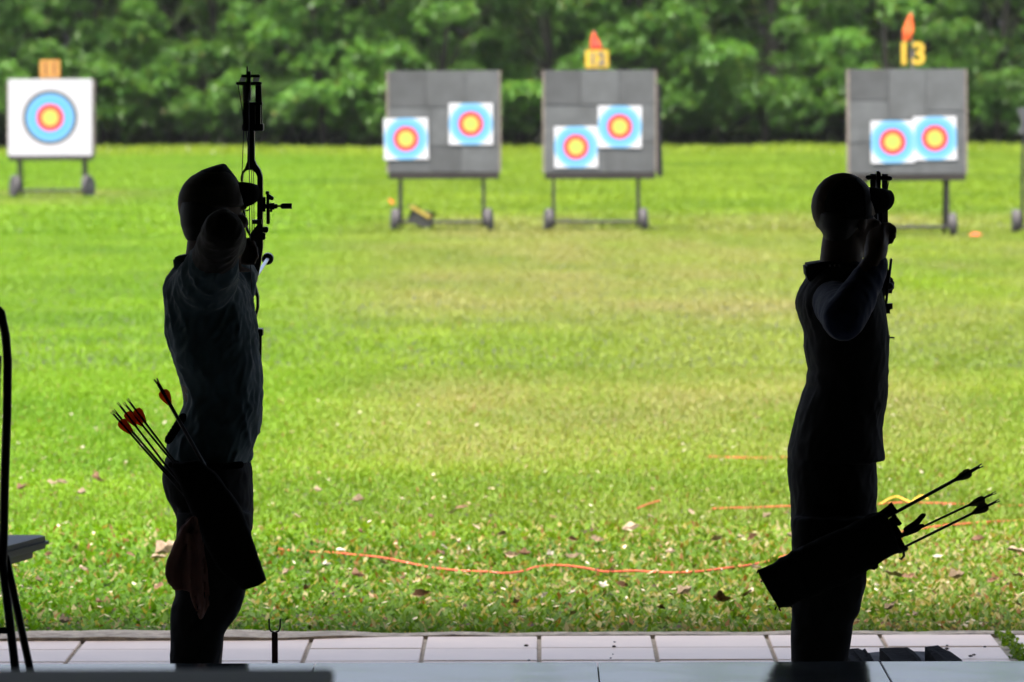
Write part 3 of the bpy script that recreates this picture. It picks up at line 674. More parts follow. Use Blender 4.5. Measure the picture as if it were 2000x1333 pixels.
# ------------------------------------------------------------------ bows
def left_bow():
    Y = 16.32; t = thing('compound_bow', P(497,740,Y), 'black compound bow with sight and silver stabilizer, held by left archer', 'bow')
    r = MB()
    r.pprism([(484,256),(496.5,256),(496.5,312),(501,322),(507.5,331),(511.6,342.5),(512.5,350),(512.5,428),(513,455),(513,483),(509,516),(500.5,553),(492,556),(485,553),(486,530),(493.6,500),(493.6,480),(489,470),(489,456),(502,440),(502.5,346),(499,338),(492,333),(486.5,332),(480,334),(475,340),(473.6,356),(470,356),(470,345),(473,336),(478,329),(483,315)],Y,.045)
    r.pprism([(470,356),(473.6,356),(476,400),(482,440),(489,460),(489,466),(480,450),(473,410)],Y+.01,.03)
    r.pprism([(490,553),(499,556),(502.5,569),(505.5,580),(505.5,601),(500,622),(504,643),(499,643),(496,622),(500.5,600),(500.5,581),(496,572)],Y,.045)
    r.pprism([(480,556),(486,553),(490,560),(488,571),(481,572)],Y-.02,.03)
    r.build('riser', M['bow'], t, bevel=.0015)
    for (x0,y0,x1,y1) in ((473,242,514,256),(499,643,513,657)):
        m = MB(); m.pbox(x0,y0,x1,y1,Y-.03,.07); m.build('limb_pocket', M['bow'], t, bevel=.002)
    # split limbs curve back towards the archer
    for pts in ([(474.5,488,243),(475,487,200),(473.5,486,166)],[(499,512,243),(499,511.5,200),(498.5,510,166)]):
        m = MB(); rings = []
        for k,(xa,xb,py) in enumerate(pts):
            yy = Y-.02-.10*(k/2)**1.6
            a = P(xa,py,yy); b = P(xb,py,yy); rings.append([a,b,b+Vector((0,.016,0)),a+Vector((0,.016,0))])
        m.loft(rings); m.build('limb', M['bow'], t)
    for pts in ([(500,505,656),(500,505,700),(492,497,738)],[(506,511,656),(506,510.5,700),(500,505,738)]):
        m = MB(); rings = []
        for k,(xa,xb,py) in enumerate(pts):
            yy = Y-.02-.10*(k/2)**1.6
            a = P(xa,py,yy); b = P(xb,py,yy); rings.append([a,b,b+Vector((0,.016,0)),a+Vector((0,.016,0))])
        m.loft(rings); m.build('limb', M['bow'], t)
    Yt = Y-.14
    m = MB(); m.pbox(475,200,512,205,Yt+.03,.05); m.pbox(477,205,498,243,Yt+.05,.04); m.pbox(500,205,509,243,Yt+.06,.03); m.build('limb_bridge', M['bow'], t)
    m = MB(); m.tube([P(464,163.5,Yt),P(508.5,163.5,Yt)],.005,12); m.pbox(468,160.5,484,167,Yt-.008,.02); m.pbox(492,160.5,509,167,Yt-.008,.02); m.build('axle', M['bow'], t)
    m = MB(); m.pbox(471,146,507.5,151.5,Yt,.03); m.build('limb_tip_bridge', M['bow'], t, bevel=.0015)
    for pts in ([(469.5,151.5),(481,151.5),(479,160),(467,160)],[(495,151.5),(507.5,151.5),(505,160),(493,160)]):
        m = MB(); m.pprism(pts,Yt-.012,.002); m.build('limb_tip_cap', M['limbw'], t)
    m = MB()                                    # upper cam, edge on
    c = P(486,172,Yt); m.tube([c-Vector((.0055,0,0)),c+Vector((.0055,0,0))],.038,24,caps=False); m.pbox(481.5,130,484.5,147,Yt+.0,.012); m.pbox(481,140,489.5,182,Yt-.02,.05); m.build('cam', M['bow'], t)
    m = MB(); c = P(499,735,Yt); m.tube([c-Vector((.0055,0,0)),c+Vector((.0055,0,0))],.04,24,caps=False); m.build('cam', M['bow'], t)
    for pp in ([(465,166,Yt),(474,219,Yt),(476,256,Yt+.02),(472.5,342,Yt+.04),(478,470,Yt+.06)],[(481,256,Yt),(485,290,Yt+.02)],[(491.5,332,Yt),(492.5,455,Yt+.02)],[(495.3,332,Yt),(496.5,455,Yt+.02)],[(486,182,Yt-.04),(488,490,15.60)],[(499,735,Yt-.04),(488,490,15.60)],[(491,560,Yt),(494,640,Yt)],[(494,560,Yt),(497,640,Yt)]):
        m = MB(); m.tube([P(*q) for q in pp],.0013,6); m.build('string', M['string'], t)
    s = MB(); s.pbox(511.8,385,518.6,414,Y+.02,.02); s.pbox(518.6,374,525.5,380,Y+.015,.02); s.pbox(520,380,526,438,Y+.02,.015); s.pprism([(521,379),(525,379),(535,386),(533,392),(527,391),(521,385)],Y-.0,.02); s.pbox(526,397,536,410,Y+.015,.02); s.pbox(536,399,542,408,Y+.015,.016); s.pbox(527,410,532,414.5,Y+.02,.012); s.pbox(513,399,521,408,Y+.01,.03)
    sg = s.build('sight', M['bow'], t, bevel=.001)
    m = MB(); m.pbox(521.5,410,527,437,Y+.012,.012); m.build('scale_bar', M['bowred'], sg)
    m = MB(); m.tube([P(542,403,Y+.02),P(549,403,Y+.02)],.0028,8); m.tube([P(548,403,Y+.02),P(551,403,Y+.02),P(570,403,Y+.02)],[.005,.0085,.0085],14,caps=False); m.build('knob', M['bow'], sg)
    m = MB(); cc = P(481,408,Y+.6); m.tube([P(475+7*math.cos(a)+6,406+6*math.sin(a),Y+.3) for a in [math.pi*(.1+k/8*.95) for k in range(9)]],.0022,6); m.build('aperture_ring', M['bow'], sg)
    m = MB(); m.pbox(492,430,511,438,Y-.03,.05); m.build('arrow_rest', M['bow'], t)
    m = MB(); m.pbox(513,443.5,523.5,455,Y,.03); m.pbox(512,455,518,469,Y,.03); m.build('side_mount', M['bow'], t, bevel=.002)
    b0, b1 = P(496,547,Y+.04), P(522.5,506.5,17.05)
    m = MB(); m.tube([b0,b1],.0056,14); sb = m.build('stabilizer', M['metal'], t, smooth=True)
    d = (b1-b0).normalized(); m = MB(); m.tube([b1-d*.004,b1,b1+d*.03,b1+d*.034],[.014,.018,.018,.014],20,caps=False); m.build('weight', M['bow'], sb)
def right_bow():
    Y = 16.30; t = thing('compound_bow', P(1722,930,Y), 'black compound bow mostly hidden behind right archer in black', 'bow')
    for x0,x1 in ((1699.5,1711),(1722.5,1734)):
        m = MB(); rings = []
        for py,dy,o in ((340,-.12,0),(400,-.05,1),(445,0,2)):
            a = P(x0+o,py,Y+dy); b = P(x1+o*.3,py,Y+dy); rings.append([a,b,b+Vector((0,.016,0)),a+Vector((0,.016,0))])
        m.loft(rings); m.build('limb', M['bow'], t)
    m = MB(); m.tube([P(1694.5,347,Y-.13),P(1738.5,349,Y-.13)],.007,12); m.pprism([(1693,346),(1699,344),(1699,351),(1696,352)],Y-.135,.012); m.pprism([(1735,344),(1740,349),(1736,353),(1734,352)],Y-.135,.012); m.build('axle', M['bow'], t)
    m = MB(); m.pprism([(1712.5,335),(1715,334),(1719,336),(1720.5,340),(1719.5,400),(1711,400)],Y-.15,.06); m.build('cam', M['bow'], t)
    m = MB(); m.pprism([(1704,400),(1727,404),(1726,425),(1724,445),(1727,500),(1736,530),(1731,560),(1727,590),(1722,640),(1716,640),(1718,560),(1714,500),(1708,440)],Y,.045); m.build('riser', M['bow'], t, bevel=.0015)
    m = MB(); m.tube([P(1740.5,508,Y+.05),P(1735,555,Y+.02),P(1729,605,Y)],.0042,10); m.build('sight_bar', M['bow'], t)
    m = MB(); c = P(1738.5,559.5,Y); m.ell(c,(Vector((.0105,0,0)),Vector((0,.008,0)),Vector((0,0,.0105))),14); m.build('knob', M['bow'], t)
    m = MB(); m.pprism([(1728,594),(1743.5,593),(1743.5,604),(1738.5,605),(1738.5,613),(1728,613)],Y,.03); m.build('sight_block', M['bow'], t)
    m = MB(); m.tube([P(1730,659,Y),P(1746,660,Y)],.0022,8); m.pbox(1733,654,1738,662,Y,.012); m.build('pin', M['bow'], t)
    for x0,x1 in ((1700,1707),(1716,1724)):
        m = MB(); rings = []
        for py,dy in ((640,0),(760,-.06),(880,-.13)):
            a = P(x0,py,Y+dy); b = P(x1,py,Y+dy); rings.append([a,b,b+Vector((0,.016,0)),a+Vector((0,.016,0))])
        m.loft(rings); m.build('limb', M['bow'], t)
    for pp in ([(1737,350,Y-.12),(1733,372,Y-.11),(1722,560,Y-.05)],[(1712,352,Y-.14),(1716,470,15.56)],[(1717,540,Y-.05),(1723,600,Y-.05),(1716,640,Y-.03)],[(1721,545,Y-.05),(1725,600,Y-.05)],[(1726,545,Y-.05),(1728,600,Y-.05)],[(1716,470,15.56),(1712,880,Y-.15)]):
        m = MB(); m.tube([P(*q) for q in pp],.0013,6); m.build('string', M['string'], t)
left_bow(); right_bow()

# ------------------------------------------------------------------ arrows, quivers, towel, pouches
def arrow(nock, end, Y0, Y1, label, group, vane, rad=.0032, fl0=.035, fl1=.085, vh=.013, roll=0):
    a = P(*nock,Y0); b = P(*end,Y1); d = (b-a).normalized(); b = b+d*.10
    t = thing('arrow', b, label, 'arrow', group)
    m = MB(); m.tube([a+d*.018,b],rad,10); m.build('shaft', M['shaft'], t, smooth=True)
    u = d.cross(Vector((0,1,0))).normalized(); v_ = d.cross(u)
    m = MB(); m.tube([a+d*.012,a+d*.022],rad*.9,8)
    for s in (-1,1): m.tube([a+u*s*rad*.75,a+d*.012+u*s*rad*.6],rad*.42,6)
    m.build('nock', M['shaft'] if vane == 'vane_g' else M['bowred'], t)
    for k in range(3):
        q = roll+k*2.094; e = u*math.cos(q)+v_*math.sin(q); n_ = d.cross(e)*.0004
        pts = [a+d*fl0+e*rad,a+d*(fl0+.004)+e*(rad+vh*.75),a+d*(fl0+.014)+e*(rad+vh),a+d*(fl0+.03)+e*(rad+vh*.7),a+d*fl1+e*rad]
        m = MB(); m.prism([p-n_ for p in pts], n_*2); m.build('vane', M[vane], t)
GL = 'orange-fletched arrows in the left archer\'s quiver'
arrow((217,804),(317,918),15.46,15.46,'lowest orange-fletched arrow at the left archer\'s hip',GL,'vane_o',roll=.3)
arrow((222,801),(320,915),15.50,15.50,'orange-fletched arrow tucked right behind the lowest one at left hip',GL,'vane_o',roll=.9)
arrow((230,787),(322,907),15.49,15.49,'orange-fletched arrow second from the left in the left quiver',GL,'vane_o',roll=.1)
arrow((242,787),(330,894),15.52,15.52,'orange-fletched arrow third from the left in the left quiver',GL,'vane_o',roll=.6)
arrow((249,780),(336,895),15.48,15.48,'orange-fletched arrow of the cluster of four nearest the shirt',GL,'vane_o',roll=.2)
arrow((304,741),(389,891),15.36,15.42,'thick orange-fletched arrow standing apart across the teal shirt',GL,'vane_o',rad=.0052,vh=.0135,roll=.4)
GR = 'grey-fletched arrows in the right archer\'s quiver'
arrow((1918,909),(1757,997),15.45,15.45,'uppermost grey-fletched arrow in the right archer\'s quiver',GR,'vane_g',rad=.0050,vh=.011,roll=.5)
arrow((1945,962),(1765,1047),15.42,15.42,'middle grey-fletched arrow in the right archer\'s quiver',GR,'vane_g',rad=.0034,vh=.0125,roll=.2)
arrow((1952,977),(1772,1066),15.40,15.40,'lowest grey-fletched arrow in the right archer\'s quiver',GR,'vane_g',rad=.0038,vh=.0125,roll=.7)
# right quiver
Yq = 15.40
qv = thing('hip_quiver', P(1500,1185,Yq), 'black hip quiver with tubes slung across right archer\'s thighs', 'quiver')
m = MB(); rings = []
for (ax,ay,bx,by,th) in ((1480,1114,1521,1190,.022),(1512,1098,1543,1184,.032),(1550,1076,1570,1172,.042),(1640,1034,1660,1135,.047),(1712,1000,1740,1086,.045),(1728,1000,1758,1078,.042)):
    a = P(ax,ay,Yq); b = P(bx,by,Yq); c = (a+b)/2; h = (b-a)/2; ring = []
    for j in range(20):
        q = 2*math.pi*j/20; ring.append(c+h*math.copysign(abs(math.cos(q))**.7,math.cos(q))+Vector((0,th*math.copysign(abs(math.sin(q))**.7,math.sin(q)),0)))
    rings.append(ring)
m.loft(rings); m.build('pouch', M['quiver'], qv, remesh=.005, fold=.005)
for (x0,y0,x1,y1,r_,dy) in ((1700,1025,1748,990.5,.0155,0),(1706,1048,1755,1013.5,.0165,.01),(1712,1066,1758,1036,.017,-.01),(1716,1086,1764,1059,.019,0)):
    a = P(x0,y0,Yq+dy); b = P(x1,y1,Yq+dy); d = (b-a).normalized()
    m = MB(); m.tube([a,b-d*.012,b-d*.011,b],[r_*.95,r_*.95,r_*1.06,r_*1.06],18,caps=False); m.build('tube', M['quiver'], qv)
m = MB(); m.tube([P(1764,1076,Yq),P(1766,1086,Yq),P(1760,1093,Yq),P(1757,1091,Yq)],[.004,.0035,.003,.0022],8); m.tube([P(1757,1078,Yq),P(1770,1072,Yq)],.006,8); m.build('clip', M['bow'], qv)
m = MB(); m.pprism([(1690,1090),(1716,1094),(1715.5,1108),(1712,1114.5),(1692,1112)],Yq-.02,.05); m.build('side_pocket', M['quiver'], qv, bevel=.004)
m = MB()
for (p0,p1) in (((1481,1114),(1479,1119)),((1516,1186),(1514,1191)),((1522,1189),(1524,1193)),((1490,1133),(1487,1136)),((1544,1181),(1546,1186))): m.tube([P(*p0,Yq),P(*p1,Yq)],.0025,6)
m.build('frayed_edge', M['quiver'], qv)
m = MB(); m.tube([P(1768,1035,15.38),P(1790,1022,15.38),P(1803,1007,15.38),P(1806,1006,15.38)],[.008,.010,.008,.006],10); m.tube([P(1768,1042,15.4),P(1790,1033,15.4),P(1803,1026,15.4)],[.010,.011,.006],10)
o = m.build('arrow_puller', M['quiver'], loc=P(1768,1042,15.39), remesh=.004); tag(o,'dark rubber arrow puller poking out of the right archer\'s quiver','tool')
# left quiver, towel, pouch
Yq = 15.40
lq = thing('hip_quiver', P(500,1145,Yq), 'dark hip quiver flaring towards the knee of the left archer', 'quiver')
m = MB(); rings = []
for (ax,ay,bx,by,th) in ((334,906,392,900,.022),(350,945,424,925,.030),(382,1020,470,990,.036),(398,1060,492,1045,.034),(425,1110,511,1106,.030),(476,1154.5,521.5,1135,.022)):
    a = P(ax,ay,Yq); b = P(bx,by,Yq); c = (a+b)/2; h = (b-a)/2; ring = []
    for j in range(20):
        q = 2*math.pi*j/20; ring.append(c+h*math.copysign(abs(math.cos(q))**.7,math.cos(q))+Vector((0,th*math.copysign(abs(math.sin(q))**.7,math.sin(q)),0)))
    rings.append(ring)
m.loft(rings); m.build('pouch', M['quiver'], lq, remesh=.005, fold=.003)
m = MB(); m.tube([P(335,908,15.54),P(380,912,15.50),P(440,912,15.50),P(470,908,15.52)],.010,10); m.build('belt', M['quiver'], lq)
tw = MB()
def cloth(m, rows, Y, th):
    rings = []
    for (py,xl,xr,k) in rows:
        ring = []; n = 16
        for side in (0,1):
            for j in range(n+1):
                u = j/n if side == 0 else 1-j/n
                x = xl+(xr-xl)*u; a = P(x,py+k*(u-.5)*2,Y); wv = .014*math.sin(u*11+py*.02)+.006*math.sin(u*23+py*.05)
                ring.append(a+Vector((0,wv+(th if side else 0),0)))
        rings.append(ring)
    m.loft(rings)
cloth(tw, [(1008,372,386,0),(1030,352,390,0),(1064,338,396,0),(1096,326,400,0),(1118,323.5,402,0),(1138,327,404,0),(1148,333,405,4),(1156,340,407,4)], 15.33, .012)
cloth(tw, [(1040,364,390,0),(1100,366,402,0),(1150,368,410,0),(1180,378,409,0),(1198,386,402,0),(1210,391,394,0)], 15.315, .008)
o = tw.build('towel', M['towel'], loc=P(385,1208,15.33), remesh=.004, fold=.004); tag(o,'dull red towel hanging from the left archer\'s belt','towel')
m = MB(); a, b = P(357,815,15.52), P(329,860,15.52); d = (b-a)
for i in range(15): 
    c = a+d*i/14; m.tube([c-d.normalized()*.0012,c+d.normalized()*.0012],.0125 if i%2 else .0105,14)
m.tube([a,b],.0105,14); o = m.build('ribbed_grip', M['quiver'], loc=b, smooth=True); tag(o,'ribbed black grip sticking out behind the teal shirt at the belt','tool')

# ------------------------------------------------------------------ things on the deck and platform
fk = thing('bow_stand', P(537,1480,15.85), 'thin dark red post with metal fork standing beside the left archer', 'stand'); WL[fk.name].z = 0; fk.location.z = 0
Yf = 15.85; a = P(537,1300,Yf)
m = MB(); m.box((a.x-.0085,Yf-.008,.01),(a.x+.0085,Yf+.008,P(537,1236,Yf).z)); m.build('post', M['stake'], fk, bevel=.001)
m = MB(); m.tube([P(525.5,1210,Yf),P(526,1226,Yf),P(529,1233,Yf),P(536.5,1236,Yf),P(544,1233,Yf),P(547,1226,Yf),P(547.5,1210,Yf)],.0026,10); m.build('fork', M['bow'], fk, smooth=True)
m = MB(); m.box((a.x-.12,Yf-.12,.002),(a.x+.12,Yf+.12,.012)); m.build('base_plate', M['stake'], fk)

GBB = 'broken dark boards lying on the pale deck'
def chunk(top, Y, d, slope, label, seed, mt='char'):
    r_ = random.Random(seed); pts = []
    for (x,y) in top:
        pts.append(P(x+r_.uniform(-.6,.6),y-1.5+r_.uniform(-1,1),Y))
    zlow = .004
    bot = [Vector((p.x,Y,zlow)) for p in (pts[-1],pts[0])]
    m = MB(); ring0 = pts+bot; 
    ring1 = [p+Vector((slope,-d,-.0 if i >= len(pts) else -.02)) for i,p in enumerate(ring0)]
    m.loft([ring0,[(p+q)/2+Vector((r_.uniform(-.01,.01),0,r_.uniform(-.008,.008) if i < len(pts) else 0)) for i,(p,q) in enumerate(zip(ring0,ring1))],ring1])
    o = m.build('broken_board', M[mt], loc=Vector((ring0[0].x,Y,0))); tag(o,label,'board',GBB); return o
chunk([(1650,1270),(1664,1269),(1676,1268),(1684,1271),(1690,1269),(1694,1276),(1698,1279),(1712,1300)],17.05,.35,.01,'jagged dark board chunk beside the right archer\'s leg',1)
chunk([(1717,1266.5),(1735,1268),(1752,1266),(1765,1267),(1772,1266),(1784,1274),(1800,1290),(1811,1300)],17.15,.4,.02,'flat-topped dark board in the middle of the broken pile',2)
chunk([(1806.5,1265.5),(1816,1264),(1832,1263),(1838,1265),(1846,1271),(1855,1274),(1860,1281),(1868,1288),(1876,1295),(1884,1301)],17.1,.4,.03,'rightmost dark board of the broken pile, sloping at its right end',3)
chunk([(1692,1278),(1720,1275),(1790,1274),(1812,1274),(1822,1281),(1840,1299)],17.3,.3,.01,'smoother grey board lying behind the broken dark boards',4,'greysheet')
# weed in the wide joint
wb = [G(1962+ (k%7)*6, 1243+(k%7)*8.5+random.uniform(-3,3)) for k in range(90)]
n = 90*5; base = np.repeat(np.array([[p.x+random.uniform(-.02,.02),p.y,0.0] for p in wb]),5,0); base += rng.normal(scale=.008,size=base.shape)*np.array([1,1,.2])
V = leaves(base, rng.random(n)*6.28, np.radians(rng.uniform(5,70,n)), rng.uniform(.012,.028,n), rng.uniform(.008,.016,n), droop=.1)
wd = bpy.data.objects.new('weed', quad_mesh('weed', V, lerp(np.array([.08,.18,.01])[None],np.array([.2,.33,.02])[None],rng.random(n)[:,None]), M['grass'], tuple(wb[40]))); C.objects.link(wd); wd.location = wb[40]
tag(wd,'green weed growing in the wide tile joint at right','weed',kind='stuff')
# chair
Yc = 13.0; ch = thing('chair', Vector((P(-60,1300,Yc).x,Yc,PLZ)), 'black tube folding chair with grey-blue seat at the left edge', 'chair')
tub = [(-210,640),(-200,612),(-180,590),(-60,580),(-20,588),(2,612),(11,655),(15,705),(14,800),(9,950),(7,1049)]
m = MB(); m.tube([P(x,y,Yc) for x,y in tub]+[P(5,1100,Yc+.02),P(28,1290,Yc+.14),P(44,1440,Yc+.22)],.0105,12); m.tube([P(-210,640,Yc),P(-215,800,Yc),P(-222,1049,Yc),P(-190,1440,Yc+.22)],.0105,12); m.build('frame', M['chairm'], ch, smooth=True)
for dx in (0,-230):
    m = MB(); m.tube([P(12+dx,1090,Yc+.05),P(57+dx,1300,Yc-.02),P(84+dx,1440,Yc-.10)],.0095,10); m.build('leg', M['chairm'], ch, smooth=True)
m = MB(); m.pprism([(-200,690),(-202,830),(-4,830),(2,690)],Yc-.01,.03); m.build('backrest', M['vinyl'], ch, bevel=.008)
sz0, sz1 = P(20,1098,Yc).z, P(20,1073,Yc).z
m = MB(); x_ = P(14,1050,Yc).x; xl_ = P(-225,1050,Yc).x
m.prism([(xl_,Yc+.02,sz0),(x_-.01,Yc+.02,sz0),(x_+.070,Yc+.36,sz0),(x_+.05,Yc+.40,sz0),(xl_+.06,Yc+.42,sz0)],(0,0,sz1-sz0)); m.build('seat', M['vinyl'], ch, bevel=.012)
m = MB(); m.prism([(xl_+.03,Yc+.04,sz0-.02),(x_-.03,Yc+.04,sz0-.02),(x_+.03,Yc+.33,sz0-.02),(xl_+.06,Yc+.37,sz0-.02)],(0,0,.02)); m.build('seat_base', M['chairm'], ch)
m = MB(); m.tube([P(12,1232,Yc+.1),P(-210,1232,Yc+.1)],.008,8); m.build('crossbar', M['chairm'], ch)
# near table
Yt = 8.0; e = P(653,1306,Yt); tz = e.z
tb = thing('table', Vector((e.x-.9,Yt-.4,PLZ)), 'blurred dark grey table top in the left foreground', 'table')
m = MB(); m.box((e.x-1.8,Yt-.75,tz-.03),(e.x,Yt,tz)); m.build('table_top', M['table'], tb, bevel=.004)
for x in (e.x-1.72,e.x-.08):
    for y in (Yt-.68,Yt-.07):
        m = MB(); m.box((x-.02,y-.02,PLZ),(x+.02,y+.02,tz-.031)); m.build('leg', M['frame'], tb)

# ------------------------------------------------------------------ ropes on the grass
def rope(pts, r_, material, label, z=.012):
    w_ = [G(x,y,z) for x,y in pts]; dense = []
    for i in range(len(w_)-1):
        p0 = w_[max(i-1,0)]; p1 = w_[i]; p2 = w_[i+1]; p3 = w_[min(i+2,len(w_)-1)]
        for k in range(8):
            t = k/8; dense.append(.5*((2*p1)+(p2-p0)*t+(2*p0-5*p1+4*p2-p3)*t*t+(3*p1-p0-3*p2+p3)*t**3))
    dense.append(w_[-1])
    for i,p in enumerate(dense): p.z += .006*noise.noise((p.x*6,p.y*2,r_*1000))+.009*noise.noise((p.x*1.7+3,p.y,5.5))
    m = MB(); m.tube(dense, r_, 8); o = m.build('rope', M[material], loc=w_[0], smooth=True); tag(o,label,'rope','ropes lying on the grass')
rope([(520,1069),(540,1070),(600,1075),(660,1079),(720,1085),(780,1096),(840,1106),(900,1112),(950,1116),(985,1120),(1020,1116),(1050,1106),(1090,1104),(1140,1110),(1180,1117),(1240,1116),(1310,1119),(1370,1117),(1430,1110),(1480,1100),(1540,1084),(1620,1060),(1700,1045),(1790,1033),(1850,1027),(1920,1020),(2010,1014)],.0042,'rope','orange rope snaking across the near grass between the archers',-.004)
rope([(1392,994),(1440,992),(1500,991),(1545,990),(1640,988),(1760,984),(1820,985),(1900,987),(2010,984)],.0036,'rope','straighter orange rope behind the right archer\'s quiver',-.01)
rope([(1720,985),(1735,977),(1752,972),(1768,979),(1780,984),(1790,975),(1800,970),(1812,977)],.0036,'ropey','loops of yellow rope beside the right archer\'s hip',.005)
rope([(1385,892),(1440,893),(1500,893),(1560,894)],.0036,'rope','short faint orange rope farther out left of the right archer',-.01)
rope([(1245,995),(1262,988),(1288,980)],.0036,'rope','short orange rope end in the middle of the grass',-.006)

# ------------------------------------------------------------------ fallen leaves
def leaf_mesh(seed, curl):
    r_ = random.Random(seed); n = 7; vs = []; fs = []
    for i in range(n+1):
        u = i/n; wdt = .30*math.sin(math.pi*min(1,u*.96+.03))**.8*(1-.25*u)
        for k,v in enumerate((-1,0,1)):
            vs.append((u-.5+r_.uniform(-.03,.03), v*wdt*(1-curl*.3)*r_.uniform(.55,1.3)+.10*math.sin(u*4+seed), .02+curl*.26*abs(v)*math.sin(math.pi*u)*r_.uniform(.5,1.4)*(1.5 if v > 0 else .6)+.16*curl*(u-.5)**2*4+r_.uniform(-.03,.03)))
    for i in range(n):
        for k in range(2): a = i*3+k; fs.append((a,a+1,a+4,a+3))
    b = len(vs); vs += [(x,y,z-.004) for x,y,z in vs]
    fs += [tuple(q+b for q in f[::-1]) for f in fs]
    for i in range(n): fs += [(i*3,i*3+3,i*3+3+b,i*3+b),(i*3+5,i*3+2,i*3+2+b,i*3+5+b)]
    m = MB(); m.add(vs, fs); return m
LM = {}
for key,col in (('brown',(.11,.055,.025)),('pale',(.27,.205,.14)),('white',(.36,.34,.29))):
    mt = mat('dry_leaf_'+key, col, .75, .3, 6)
    LM[key] = []
    for s in range(6):
        o = leaf_mesh(s+len(LM)*11, (.8,1.3,.5,1.0,.3,1.5)[s]).build('fallen_leaf', mt, smooth=False); LM[key].append(o.data); bpy.data.objects.remove(o)
LBL = {'brown':'curled brown dead leaf lying on the grass','pale':'pale tan dead leaf lying on the grass','white':'whitish dead leaf lying on the near grass'}
def leaf(px, py, size, key, rz=None, up=0, z=.012):
    o = bpy.data.objects.new('fallen_leaf', random.choice(LM[key])); C.objects.link(o); g_ = G(px,py,z)
    o.location = g_; s = .82*size/FPX*g_.y; o.scale = (s,s,s); o.rotation_euler = (random.uniform(-1.0,1.0)+up,random.uniform(-.5,.5),random.uniform(-.5,.5) if rz is None else rz)
    tag(o, LBL[key], 'leaf', key+' fallen leaves')
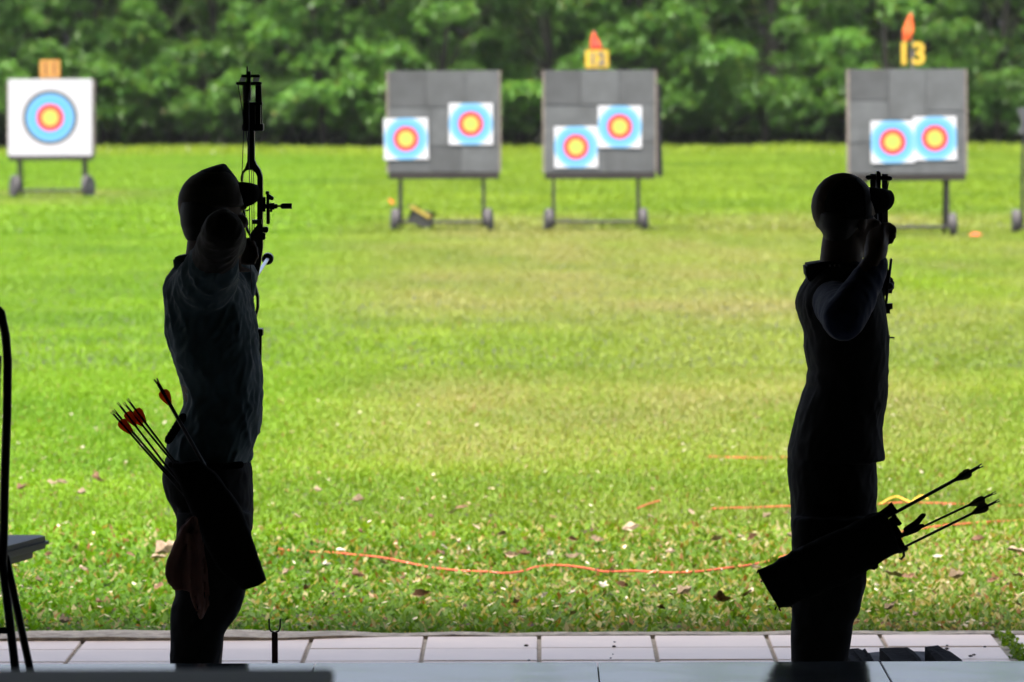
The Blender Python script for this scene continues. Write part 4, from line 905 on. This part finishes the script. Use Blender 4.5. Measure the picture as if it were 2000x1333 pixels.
for a in [(665,1075,24,'white',.1),(637,1106,26,'white',-.5),(869,1070,22,'white',.3),(914,1071,20,'white',1.2),(1076,1085,26,'white',.9),(1234,1036,44,'pale',.0),(978,1045,26,'pale',.4),(1165,1056,36,'pale',.2),(1175,1146,30,'white',-.6),(1066,1164,24,'white',-.8),(1119,1158,20,'white',.2),
          (1000,1085,36,'pale',0),(1120,1088,44,'pale',.1),(700,1128,36,'brown',.3),(823,1164,42,'brown',.1),(705,1040,20,'brown',.2),(903,993,34,'brown',.1),(700,980,30,'pale',-.2),(1310,1080,26,'pale',0),(1222,1128,34,'white',-.2),(1215,1145,30,'brown',.1),(1120,1055,26,'brown',-.1),(1025,1085,30,'brown',0),(885,1000,26,'pale',0),
          (330,1080,60,'pale',.2),(310,1092,40,'pale',.3),(255,1085,24,'brown',0),(165,1115,28,'pale',.7),(310,1145,34,'brown',1.0),(125,1218,36,'pale',-.5),(145,1070,24,'brown',1.2),(95,1085,22,'brown',0),(75,1135,20,'pale',0),(195,1178,22,'brown',.2),(120,945,30,'pale',0),(190,940,34,'brown',.2),(160,965,24,'pale',-.5),(45,955,30,'brown',.6),(100,945,26,'pale',0),
          (1910,1057,36,'brown',-.1),(1985,1080,50,'pale',-.2),(1832,1088,26,'white',0),(1750,1125,60,'pale',0),(1775,1125,34,'brown',.2),(1940,1135,34,'brown',0),(1870,1130,40,'pale',.2),(1990,1125,40,'pale',.3),(1740,1190,28,'pale',.4),(1716,1146,20,'white',1.2),(1790,1203,24,'pale',.8),(1475,1110,30,'pale',.1),(1400,1055,30,'pale',.4),(1545,1050,26,'pale',.1),(1470,1052,30,'brown',0),(1450,1050,26,'pale',.6),(1340,1160,40,'pale',.1),(1410,1175,44,'brown',-.05),(1460,1160,30,'brown',0),
          (1195,1115,26,'brown',.1),(1010,1178,22,'brown',.4),(790,1130,20,'brown',1),(860,1080,22,'brown',0),(750,1100,26,'pale',.1),(650,1160,24,'brown',.6),(560,1120,22,'pale',.4),(600,1150,20,'brown',.3),(1290,1190,22,'brown',.2),(1120,1200,18,'pale',.3),(930,1030,22,'pale',.2),(840,1010,18,'brown',.2),(1270,1010,18,'pale',.2),(1080,1010,20,'brown',.2),(1350,1000,20,'pale',.1),(960,955,18,'pale',0),(620,960,20,'pale',0),(580,1010,20,'pale',.3),(1500,1010,22,'pale',.3),(1880,1010,20,'pale',.2),(1960,1175,24,'brown',.2),(1825,1160,22,'brown',.6)]:
    leaf(*a)
# uncountable small litter in the near grass
n = 3200; Y = 19.45+13*rng.random(n)**1.6; X = (-1053/FPX*Y-.6)+(2000/FPX*Y+1.2)*rng.random(n)
V = leaves(np.stack([X,Y,rng.uniform(-.005,.02,n)],1), rng.random(n)*6.28, rng.uniform(-.2,.5,n), rng.uniform(.012,.04,n), rng.uniform(.008,.02,n), droop=0)
pal = np.array([[.10,.05,.02],[.30,.22,.13],[.05,.03,.02],[.45,.40,.30]]); lt = bpy.data.objects.new('leaf_litter', quad_mesh('leaf_litter', V, pal[rng.integers(0,4,n)], M['litter'])); C.objects.link(lt)
tag(lt,'scattered crumbs of dry leaf litter in the near grass','leaf litter',kind='stuff')
# crumbs of dirt on the deck
for k in range(14):
    p = G(random.choice([1815,1848,1876,1892,1920,1938,1830,1870,1028,1197,1745,1950,1905,1860])+random.uniform(-6,6), random.uniform(1250,1290), .006)
    m = MB(); s = random.uniform(.002,.006); m.ell(p,(Vector((s*1.5,0,0)),Vector((0,s,0)),Vector((0,0,s*.7))),8); o = m.build('dirt_crumb', M['char'], loc=p); tag(o,'small dark crumb of dirt on the pale tiles','dirt','dirt crumbs on the tiles')

# ------------------------------------------------------------------ thin haze over the whole field
m = MB(); m.box((-420,-60,-1.2),(420,920,18.5)); hz = m.build('haze', M['white']); hz['kind'] = 'stuff'; tag(hz,'thin pale haze over the whole field','haze')
hm = bpy.data.materials.new('haze'); hm.use_nodes = True; t = hm.node_tree; t.nodes.clear()
pv = t.nodes.new('ShaderNodeVolumePrincipled'); pv.inputs['Color'].default_value = (.86,.93,1,1); pv.inputs['Density'].default_value = .00010; pv.inputs['Anisotropy'].default_value = .2
oo = t.nodes.new('ShaderNodeOutputMaterial'); t.links.new(pv.outputs[0], oo.inputs['Volume'])
hz.data.materials.clear(); hz.data.materials.append(hm)
